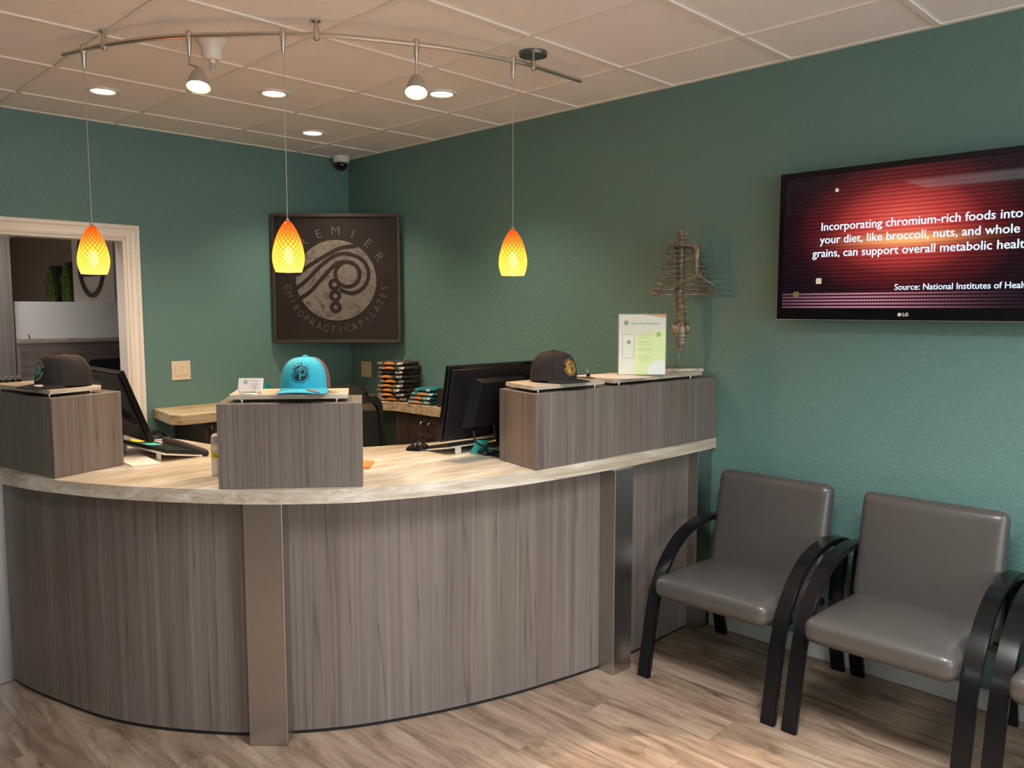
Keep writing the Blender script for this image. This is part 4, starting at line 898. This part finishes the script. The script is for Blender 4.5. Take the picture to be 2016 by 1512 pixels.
for i in range(9):
    ac_ = [(-.035, .065, -.4, .55, orangep), (-.062, .0, -1.1, -.3, greenp)]
    if i == 3: ac_ = [(-.02, .08, -.5, .5, orangep), (-.07, .0, -.7, .1, limep)]
    if i == 6: ac_ = []
    shirt((-.115 + random.uniform(-.010, .010), -.735 + random.uniform(-.012, .012), z), .30 + random.uniform(-.13, .13), .205, .235, hz, teedark, 'charcoal folded t-shirt, %s of the tall dark stack' % NAMES[i], 'stack of charcoal shirts', i, ac_)
    z += hz + .0011
z = .9536
for i in range(4):
    shirt((-.115 + .006 * i, -1.035 - .01 * i, z), .12 + .05 * (-1) ** i, .165, .215 if i < 3 else .16, .0272, teeteal, 'teal folded t-shirt, %s of the short teal stack' % ['bottom', 'second from bottom', 'second from top', 'top'][i], 'stack of teal shirts', 20 + i, [(-.05, .06, -.5, .5, orangep), (-.07, -.02, -1.0, -.3, greenp)] if i < 3 else [])
    z += .0275
b = new(); tube(b, catmull([(-.06, -.72, 1.216), (-.055, -.73, 1.236), (-.05, -.745, 1.256), (-.045, -.765, 1.268)], 4), [.004] * 12 + [.003], 8); one('hook_strap', b, plain('pale_strap', srgb(150, 150, 130), .6), 'pale curved strap sticking up behind the dark shirt stack', 'strap', smooth=True)
b = box(new(), -.185, -.06, -1.335, -1.225, .9536, 1.074, .004); bx_ = thing('desk_box', 'dark brown box standing between teal shirts and right monitor', 'box', (-.12, -1.28, .9536)); obj('cabinet', b, plain('dark_brown_box', srgb(48, 38, 34), .5), bx_)
b = new(); closed_lathe(b, [(.006, 0), (.006, .003), (.004, .004)], 12, frame((-.1852, -1.31, .972), (0, 1, 0), (-1, 0, 0))); obj('knob', b, blackmatte, bx_, True)
b = new(); bmesh.ops.create_uvsphere(b, u_segments=24, v_segments=14, radius=1)
for v in b.verts:
    k = noise.noise(v.co * 3.2) * .22 + noise.noise(v.co * 8) * .08; v.co *= 1 + k; v.co = Vector((v.co.x * .17, v.co.y * .10, max(-.2, v.co.z) * .09 + .018))
xf(b, frame((-.40, -.50, .954), (.72, -.69, 0))); one('mesh_bag', b, bagm, 'crumpled black bag on the corner worktop behind the office chair', 'bag', smooth=True)
b = new(); bmesh.ops.create_uvsphere(b, u_segments=20, v_segments=10, radius=1)
for v in b.verts: v.co *= 1 + .2 * noise.noise(v.co * 3 + Vector((3, 1, 2))); v.co = Vector((v.co.x * .10, v.co.y * .08, max(-.2, v.co.z) * .12 + .022))
xf(b, T(-.88, -.22, .954)); one('folded_cloth', b, teeteal, 'teal cloth peeking out left behind the turquoise cap', 'cloth', smooth=True)

# ---------------------------------------------------------------- office chair
oc = thing('office_chair', 'black mesh-back office chair behind the counter', 'office chair', (-1.06, -1.42, 0), 0)
def rr(w_, h_, r, n=6):
    P = []
    for cx, cz, a0 in ((w_ / 2 - r, h_ - r, 0), (-w_ / 2 + r, h_ - r, 90), (-w_ / 2 + r, r, 180), (w_ / 2 - r, r, 270)):
        for k in range(n + 1): a = math.radians(a0 + 90 * k / n); P.append((cx + r * math.cos(a), cz + r * math.sin(a)))
    return P
Mo = T(-1.06, -1.585, .52) @ Rz(.0) @ Matrix.Rotation(-.10, 4, 'X')
b = new(); P = rr(.50, .585, .07); vs = []
for x, z_ in P:
    s = Vector((x, 0, z_ - .29)); k = Vector((x * .86, 0, (z_ - .29) * .875)); vs.append([b.verts.new(Mo @ Vector((q.x, d + .10 * (q.x / .25) ** 2 * .5, q.z + .29))) for q, d in ((s, -.014), (s, .014), (k, .014), (k, -.014))])
n = len(vs)
for i in range(n):
    for j in range(4): b.faces.new((vs[i][j], vs[(i + 1) % n][j], vs[(i + 1) % n][(j + 1) % 4], vs[i][(j + 1) % 4]))
bmesh.ops.recalc_face_normals(b, faces=b.faces[:]); obj('back_frame', b, blackmatte, oc, True)
b = new(); g = [[b.verts.new(Mo @ Vector((x, .10 * (x / .25) ** 2 * .5, z_))) for z_ in (.04, .2, .4, .55)] for x in [(-.215 + .43 * i / 10) for i in range(11)]]
for i in range(10):
    for j in range(3): b.faces.new((g[i][j], g[i + 1][j], g[i + 1][j + 1], g[i][j + 1]))
obj('mesh_back', b, meshback, oc, True)
obj('seat', box(new(), -1.30, -.82, -1.58, -1.10, .44, .51, .03, 4), blackmatte, oc, True)
b = new(); tube(b, [(-1.06, -1.36, .07), (-1.06, -1.36, .44)], .028, 12); tube(b, [(-1.06, -1.40, .42), (-1.06, -1.62, .44), (-1.06, -1.63, .60)], .022, 8); obj('gas_lift', b, blackmatte, oc, True)
for k in range(5):
    a = 2 * PI * k / 5 + .3; e = Vector((-1.06 + .29 * math.cos(a), -1.36 + .29 * math.sin(a), .07)); b = new(); tube(b, [(-1.06, -1.36, .09), e], [.026, .016], 8); lg = obj('base_arm', b, blackmatte, oc, True)
    b = new(); tube(b, [e + Vector((-math.sin(a), math.cos(a), 0)) * .02 - Vector((0, 0, .04)), e - Vector((-math.sin(a), math.cos(a), 0)) * .02 - Vector((0, 0, .04))], .029, 12); obj('caster', b, blackmatte, lg, True)

# ---------------------------------------------------------------- wall plates
def plate(label, M, wd, ht, rock, group=None):
    t = thing('light_switch_plate', label, 'wall plate', tuple(M.translation))
    obj('plate', xf(box(new(), -wd / 2, wd / 2, -ht / 2, ht / 2, .0005, .006, .002), M), almond, t)
    for x in rock: s = obj('rocker', xf(box(new(), x - .0165, x + .0165, -.034, .034, .006, .0095, .0015), M), almond, t)
MB_ = Matrix(((1, 0, 0), (0, 0, -1), (0, 1, 0))).to_4x4(); MB_.translation = (-1.305, 0, 1.183)
plate('almond double rocker switch plate on the back wall by the door', MB_, .122, .122, (-.023, .023))
MR_ = Matrix(((0, 0, -1), (-1, 0, 0), (0, 1, 0))).to_4x4(); MR_.translation = (0, -.195, 1.132)
plate('almond double switch plate below the sign behind the shirts', MR_, .124, .118, (-.023, .023))

# ---------------------------------------------------------------- chairs
vc = thing('waiting_room_chair', 'grey vinyl chair with curved black arms, next to the reception desk', 'chair', (-.40, -3.505, 0), 0, 'waiting room chairs along the wall')
OY = -3.505
def band(path, y0, y1, th):
    b = new(); n = len(path); vs = []
    for i, p in enumerate(path):
        t = (path[min(i + 1, n - 1)] - path[max(i - 1, 0)]).normalized(); q = Vector((t.z, 0, -t.x)) * th   # inwards (right of travel)
        vs.append([b.verts.new((p.x, y0, p.z)), b.verts.new((p.x, y1, p.z)), b.verts.new((p.x + q.x, y1, p.z + q.z)), b.verts.new((p.x + q.x, y0, p.z + q.z))])
    for i in range(n - 1):
        for j in range(4): b.faces.new((vs[i][j], vs[i + 1][j], vs[i + 1][(j + 1) % 4], vs[i][(j + 1) % 4]))
    b.faces.new(vs[0][::-1]); b.faces.new(vs[-1]); bmesh.ops.recalc_face_normals(b, faces=b.faces[:])
    bmesh.ops.bevel(b, geom=[e for e in b.edges if e.calc_face_angle(0) > .9], offset=.003, segments=2, affect='EDGES'); return b
armp = catmull([(-.722, 0, .0005), (-.690, 0, .17), (-.655, 0, .325), (-.605, 0, .43), (-.525, 0, .523), (-.42, 0, .588), (-.31, 0, .616), (-.20, 0, .622), (-.085, 0, .606)], 6)
for s in (1, -1):
    y0, y1 = OY + s * .258, OY + s * .315
    obj('arm_and_front_leg', band(armp, min(y0, y1), max(y0, y1), .024), blackgloss, vc, True)
    rl = catmull([(-.080, 0, .600), (-.115, 0, .45), (-.130, 0, .32), (-.115, 0, .15), (-.075, 0, .0005)], 5); obj('rear_leg', band(rl, min(y0, y1), max(y0, y1), -.024), blackgloss, vc, True)
def cushion(sx, sy, sz, bev, bulge, M, dome=0):
    b = box(new(), -sx / 2, sx / 2, -sy / 2, sy / 2, -sz / 2, sz / 2); bmesh.ops.subdivide_edges(b, edges=b.edges[:], cuts=27, use_grid_fill=True)
    for v in b.verts:                                               # round towards a superellipsoid with a slight dome
        c = v.co; ex, ey = abs(c.x) / (sx / 2), abs(c.y) / (sy / 2)
        q = Vector((max(-sx / 2 + bev, min(sx / 2 - bev, c.x)), max(-sy / 2 + bev, min(sy / 2 - bev, c.y)), max(-sz / 2 + bev, min(sz / 2 - bev, c.z)))); d = c - q
        if d.length > 1e-6: v.co = q + d.normalized() * min(d.length, bev)
        if v.co.z > 0: v.co.z += bulge * (1 - ex ** 2.5) * (1 - ey ** 2.5)
    return xf(b, M)
Mseat = T(-.445, OY, .395) @ Matrix.Rotation(math.radians(2.0), 4, 'Y')
obj('seat', cushion(.515, .512, .095, .036, .020, Mseat), vinyl, vc, True, auto=80)
upb = Vector((.085, 0, .43)).normalized(); nb = Vector((-upb.z, 0, upb.x)); Mb = Matrix((Vector((0, 1, 0)).cross(nb) * 1.0, Vector((0, 1, 0)), nb)).transposed().to_4x4(); Mb.translation = Vector((-.165, OY, .612))
obj('backrest', cushion(.445, .528, .080, .034, .012, Mb), vinyl, vc, True, auto=80)
for x0 in (-.50, -.20): obj('crossbar', box(new(), x0, x0 + .035, OY - .258, OY + .258, .318, .345), blackgloss, vc)
copytree(vc, (-.40, -3.505 - .658, 0), 'grey vinyl chair with curved black arms, second from the desk, under the television')
copytree(vc, (-.40, -3.505 - 1.318, 0), 'grey vinyl chair mostly cut off at the right edge of the photo')

# ---------------------------------------------------------------- television
tv = thing('television', 'black wall-mounted flat television showing a red health tip slide', 'television', (-.05, -4.01, 1.534))
TX = -.082; Y0, Y1, Z0, Z1 = -3.466, -4.556, 1.534, 2.166
obj('mount', box(new(), -.03, -.001, -4.25, -3.75, 1.70, 2.0), blackmatte, tv)
obj('housing', box(new(), -.076, -.031, Y1 + .004, Y0 - .004, Z0 + .004, Z1 - .004, .004), blackmatte, tv)
b = new()
for a in ((Y1, Y0, Z0, Z0 + .046), (Y1, Y0, Z1 - .022, Z1), (Y0 - .020, Y0, Z0 + .046, Z1 - .022), (Y1, Y1 + .020, Z0 + .046, Z1 - .022)): box(b, TX - .004, -.0765, a[0], a[1], a[2], a[3])
obj('bezel', b, tvbezel, tv); b = box(new(), TX - .006, -.0775, Y1, Y0, Z0 - .003, Z0 - .0005); obj('bezel_trim', b, nickel, tv, label='thin metallic strip below the screen')
YL, ZB = Y0 - .020, Z0 + .046; W_, H_ = (Y0 - Y1) - .04, Z1 - .022 - ZB
b = new(); ul = b.loops.layers.uv.verify(); vs = [b.verts.new((TX, YL - x, ZB + y)) for x, y in ((0, 0), (W_, 0), (W_, H_), (0, H_))]; f = b.faces.new(vs)
for lp, uv in zip(f.loops, ((0, 0), (W_, 0), (W_, H_), (0, H_))): lp[ul].uv = uv
scr = obj('screen', b, tvscreen, tv, label='lit screen with red glow')
Mt = Matrix(((0, 0, -1), (-1, 0, 0), (0, 1, 0))).to_4x4(); Mt.translation = (TX - .0012, YL, ZB)      # x right, y up, z out
for s, cx, cy, sz in (('Incorporating chromium-rich foods into', .540, .345, .0480), ('your diet, like broccoli, nuts, and whole', .536, .290, .0480), ('grains, can support overall metabolic health', .540, .234, .0480), ('Source: National Institutes of Health', .715, .085, .0345)):
    b = new()
    for k in (-1, 0, 1): text(b, s, sz, Mt @ T(cx + k * sz * .014, cy + (k % 2) * sz * .012, .00001 * k), 0, 0, sx=.962 if sz > .04 else .93)
    obj('screen_text', b, screentxt, scr, label='white slide text')
for x, y, s, m in ((.23, .495, .014, screensq), (.165, .118, .024, screensq), (.066, .062, .024, screensq2)):
    b = box(new(), x - s / 2, x + s / 2, y - s / 2, y + s / 2, 0, .0004); xf(b, Mt); obj('screen_square', b, m, scr)
b = new(); Mg = Mt @ T(0, 0, .0036)
closed_lathe(b, [(.0075, 0), (.0075, .0003)], 18, Mg @ T(.503, -.024, 0)); text(b, 'LG', .0185, Mg @ T(.514, -.024, 0), 0, .0007, 'LEFT'); obj('maker_badge', b, whitep, tv, label='small white maker badge')

# ---------------------------------------------------------------- ceiling: downlights, camera, strobe, track
DL = [(-1.960, -.741), (-1.328, -1.316), (-.721, -1.921), (-.691, -.642)]
DN = ['recessed downlight near the left pendant cord', 'recessed downlight beside the middle pendant cord', 'recessed downlight right of the right track spot head', 'recessed downlight nearest the room corner']
for (x, y), lb in zip(DL, DN):
    t = thing('recessed_downlight', 'glowing round ' + lb, 'downlight', (x, y, H - .006), 0, 'recessed ceiling downlights')
    obj('trim_ring', lathe(new(), [(.056, .0), (.062, -.004), (.078, -.004), (.082, .0055), (.056, .0055), (.056, 0)], 32, T(x, y, H - .006)), white, t, True)
    obj('lens', lathe(new(), [(.0001, .004), (.0555, .004)], 32, T(x, y, H - .006)), lampdisc, t)
    l = lamp('downlight_beam', 'SPOT', (x, y, H - .016), P_DOWN, WARM, spot_size=math.radians(112), spot_blend=.9, shadow_soft_size=.05); l.parent = t; l.matrix_parent_inverse = Matrix.Identity(4); l.location = (0, 0, -.010)
sc = thing('dome_camera', 'white dome security camera on the ceiling in the room corner', 'security camera', (-.115, -.075, H)); C_ = T(-.115, -.085, H)
obj('mount', lathe(new(), [(.0001, -.0005), (.058, -.0005), (.060, -.006), (.058, -.040), (.050, -.048), (.0001, -.048)], 28, C_), white, sc, True)
obj('dome', lathe(new(), [(.046, -.0485)] + [(.046 * math.cos(a), -.06 - .044 * math.sin(a)) for a in [k * PI / 2 / 8 for k in range(8)]] + [(.0001, -.104)], 24, C_), domegl, sc, True)
b = new(); bmesh.ops.create_uvsphere(b, u_segments=14, v_segments=10, radius=.024, matrix=T(-.118, -.09, H - .068)); obj('lens', b, blackgloss, sc, True)
sx_, sy_ = -1.930, -1.898; st_ = thing('sprinkler_head', 'white bell-shaped ceiling sprinkler with clear tip hanging behind the track rail', 'sprinkler', (sx_, sy_, H)); C_ = T(sx_, sy_, H)
obj('housing', lathe(new(), [(.0001, -.0005), (.066, -.0005), (.068, -.006), (.060, -.020), (.046, -.040), (.042, -.055), (.041, -.078), (.030, -.088), (.0001, -.088)], 28, C_), white, st_, True)
b = new(); closed_lathe(b, [(.012, -.1015), (.013, -.0885)], 14, C_); obj('collar', b, white, st_, True)
b = new(); closed_lathe(b, [(.004, -.135), (.011, -.128), (.013, -.112), (.010, -.102)], 14, C_); obj('sensor_tip', b, clearpl, st_, True); b = new(); closed_lathe(b, [(.006, -.122), (.007, -.108)], 10, C_); obj('sensor_core', b, redp, st_, True)
# track
ZR = 2.625
RP = [(-2.346, -1.426), (-2.309, -1.556), (-2.262, -1.697), (-2.17, -1.889), (-2.080, -2.022), (-1.941, -2.186), (-1.836, -2.298), (-1.740, -2.380), (-1.618, -2.461), (-1.402, -2.567), (-1.244, -2.628), (-.98, -2.690), (-.869, -2.703), (-.547, -2.700)]
rail = catmull([(x, y, ZR) for x, y in RP], 8)
tk = thing('track_rail', 'curved satin nickel track light rail under the ceiling', 'track rail', (-1.6, -2.3, ZR))
b = new(); tube(b, rail, .0095, 10); obj('rail', b, nickel, tk, True)
def near(p): return min(rail, key=lambda q: (q.xy - Vector(p)).length)
def clamp(p, down): 
    b = new(); s = -1 if down else 1
    closed_lathe(b, [(.008, -.020 * s), (.0125, -.014 * s), (.0125, .010 * s), (.008, .040 * s), (.0055, .052 * s)] if not down else [(.008, .020), (.0125, .014), (.0125, -.012), (.009, -.045), (.005, -.075)], 12, T(p.x, p.y, ZR)); return b
for p in ((-2.267, -1.685), (-1.735, -2.384)):
    q = near(p); s = obj('standoff', clamp(q, False), nickel, tk, True); b = new(); closed_lathe(b, [(.019, 0), (.019, .004), (.008, .006)][::-1], 18, T(q.x, q.y, H - .0065) @ Matrix.Identity(4)); obj('ceiling_foot', b, nickel, s, True)
q = near((-.873, -2.703)); s = obj('standoff', clamp(q, False), nickel, tk, True); b = new(); closed_lathe(b, [(.022, -.020), (.060, -.016), (.062, -.004), (.062, -.0005)], 32, T(q.x, q.y, H)); obj('canopy', b, plain('dark_nickel', (.22, .22, .20), .35, .9), tk, True, label='round feed canopy')
egg = [(.0055, .0), (.015, -.010), (.027, -.028), (.040, -.053), (.050, -.082), (.0575, -.112), (.0610, -.138), (.0605, -.160), (.056, -.182), (.0490, -.202)]
def smoothprof(pr): return [(p.x, p.z) for p in catmull([(r, 0, z) for r, z in pr], 4)]
for p, label in (((-2.309, -1.556), 'amber glass pendant lamp at left, in front of the door frame'), ((-1.836, -2.298), 'amber glass pendant lamp in the middle, in front of the wall sign'), ((-.975, -2.690), 'amber glass pendant lamp at right, against the teal wall')):
    q = near(p); t = thing('pendant_lamp', label, 'pendant lamp', (q.x, q.y, ZR), 0, 'amber pendants on the track'); P_ = lambda z: T(q.x, q.y, z)
    obj('rail_connector', clamp(q, True), nickel, t, True)
    zt = 1.925; b = new(); tube(b, [(q.x, q.y, ZR - .074), (q.x, q.y, zt + .004)], .0016, 6); obj('cord', b, silverp, t, True)
    b = new(); closed_lathe(b, [(.006, .006), (.0075, -.002), (.009, -.010)], 14, P_(zt)); obj('cap', b, nickel, t, True)
    shd = obj('glass_shade', lathe(new(), smoothprof(egg), 36, P_(zt), uv=True), amber, t, True, auto=80, label='amber glass with diamond net pattern')
    b = new(); closed_lathe(b, [(.009, -.055), (.009, -.10)], 12, P_(zt)); obj('socket', b, white, t, True)
    b = new(); bmesh.ops.create_uvsphere(b, u_segments=14, v_segments=10, radius=1, matrix=P_(zt - .138) @ Matrix.Diagonal((.017, .017, .036, 1))); obj('bulb', b, bulbm, t, True)
    l = lamp('pendant_glow', 'POINT', (0, 0, 0), P_PENDANT, (1, .62, .28), shadow_soft_size=.02); l.parent = t; l.location = (0, 0, zt - .200 - ZR)
for p, tip, label in (((-2.086, -2.017), (-.02, .0), 'silver bell track spot left of the middle pendant'), ((-1.402, -2.567), (.0, .0), 'silver bell track spot right of the middle pendant')):
    q = near(p); t = thing('track_spotlight', label, 'track spotlight', (q.x, q.y, ZR), 0, 'bell spotlights on the track')
    obj('rail_connector', clamp(q, True), nickel, t, True)
    aim = Vector((-.20, -.26, -1)).normalized() if 'left' in label else Vector((-.28, -.30, -1)).normalized(); hd = Vector((q.x, q.y, ZR - .118)) + (Vector((.028, -.022, 0)) if 'left' in label else Vector((0, 0, 0)))
    b = new(); tube(b, [(q.x, q.y, ZR - .07), (q.x, q.y, ZR - .105), hd], .005, 8); obj('stem', b, nickel, t, True)
    Mh = frame(hd, aim.orthogonal(), -aim)
    pr = [(.006, .0), (.016, -.008), (.027, -.026), (.036, -.048), (.042, -.070), (.0445, -.084)]; bell = obj('bell_shade', lathe(new(), smoothprof(pr) + [(.041, -.080), (.030, -.045)], 28, Mh), silverp, t, True)
    obj('lens', lathe(new(), [(.0001, -.074), (.0400, -.074)], 24, Mh), trackglow, t)
    l = lamp('track_beam', 'SPOT', (0, 0, 0), P_TRACK, WARM, spot_size=math.radians(75), spot_blend=.6, shadow_soft_size=.035); l.parent = t; l.location = hd + aim * .10 - Vector((q.x, q.y, ZR)); l.rotation_euler = (-aim).to_track_quat('Z', 'Y').to_euler()
# office ceiling troffers towards the camera side of the room (one of them mirrors in the television); two unseen ones added to light the room beyond the door
for k, (i, j, hz_, pk) in enumerate(((-4.3, -3.2, H, .14), (-.95, -6.8, H, .7), (-3.6, -6.6, H, .4), (-2.4, .85, 2.352, .22), (-2.5, 3.1, 2.352, 1.1), (-1.95, -4.75, H, 1.0))):
    t = thing('ceiling_troffer', 'flat lit ceiling panel light out of direct view', 'ceiling light', (i, j, hz_ - .008), 0, 'flat ceiling panel lights'); obj('frame', box(new(), i - .30, i + .30, j - .60, j + .60, hz_ - .012, hz_ - .0072), gridm, t); obj('diffuser', box(new(), i - .28, i + .28, j - .58, j + .58, hz_ - .0138, hz_ - .0121), troffm, t)
    l = lamp('panel_light', 'AREA', (0, 0, -.012), P_TROFFER * pk, COOL, shape='RECTANGLE', size=.56, size_y=1.16, spread=math.radians(128)); l.parent = t
t = thing('recessed_downlight', 'narrow warm recessed spotlight over the floor in front of the chairs', 'downlight', (-1.50, -3.98, H - .006))
obj('trim_ring', lathe(new(), [(.036, .0), (.042, -.004), (.052, -.004), (.055, .0055), (.036, .0055), (.036, 0)], 28, T(-1.50, -3.98, H - .006)), white, t, True); obj('lens', lathe(new(), [(.0001, .004), (.0355, .004)], 28, T(-1.50, -3.98, H - .006)), lampdisc, t)
l = lamp('accent_beam', 'SPOT', (0, 0, -.010), 190.0, (1, .72, .45), spot_size=math.radians(27), spot_blend=.12, shadow_soft_size=.02); l.parent = t
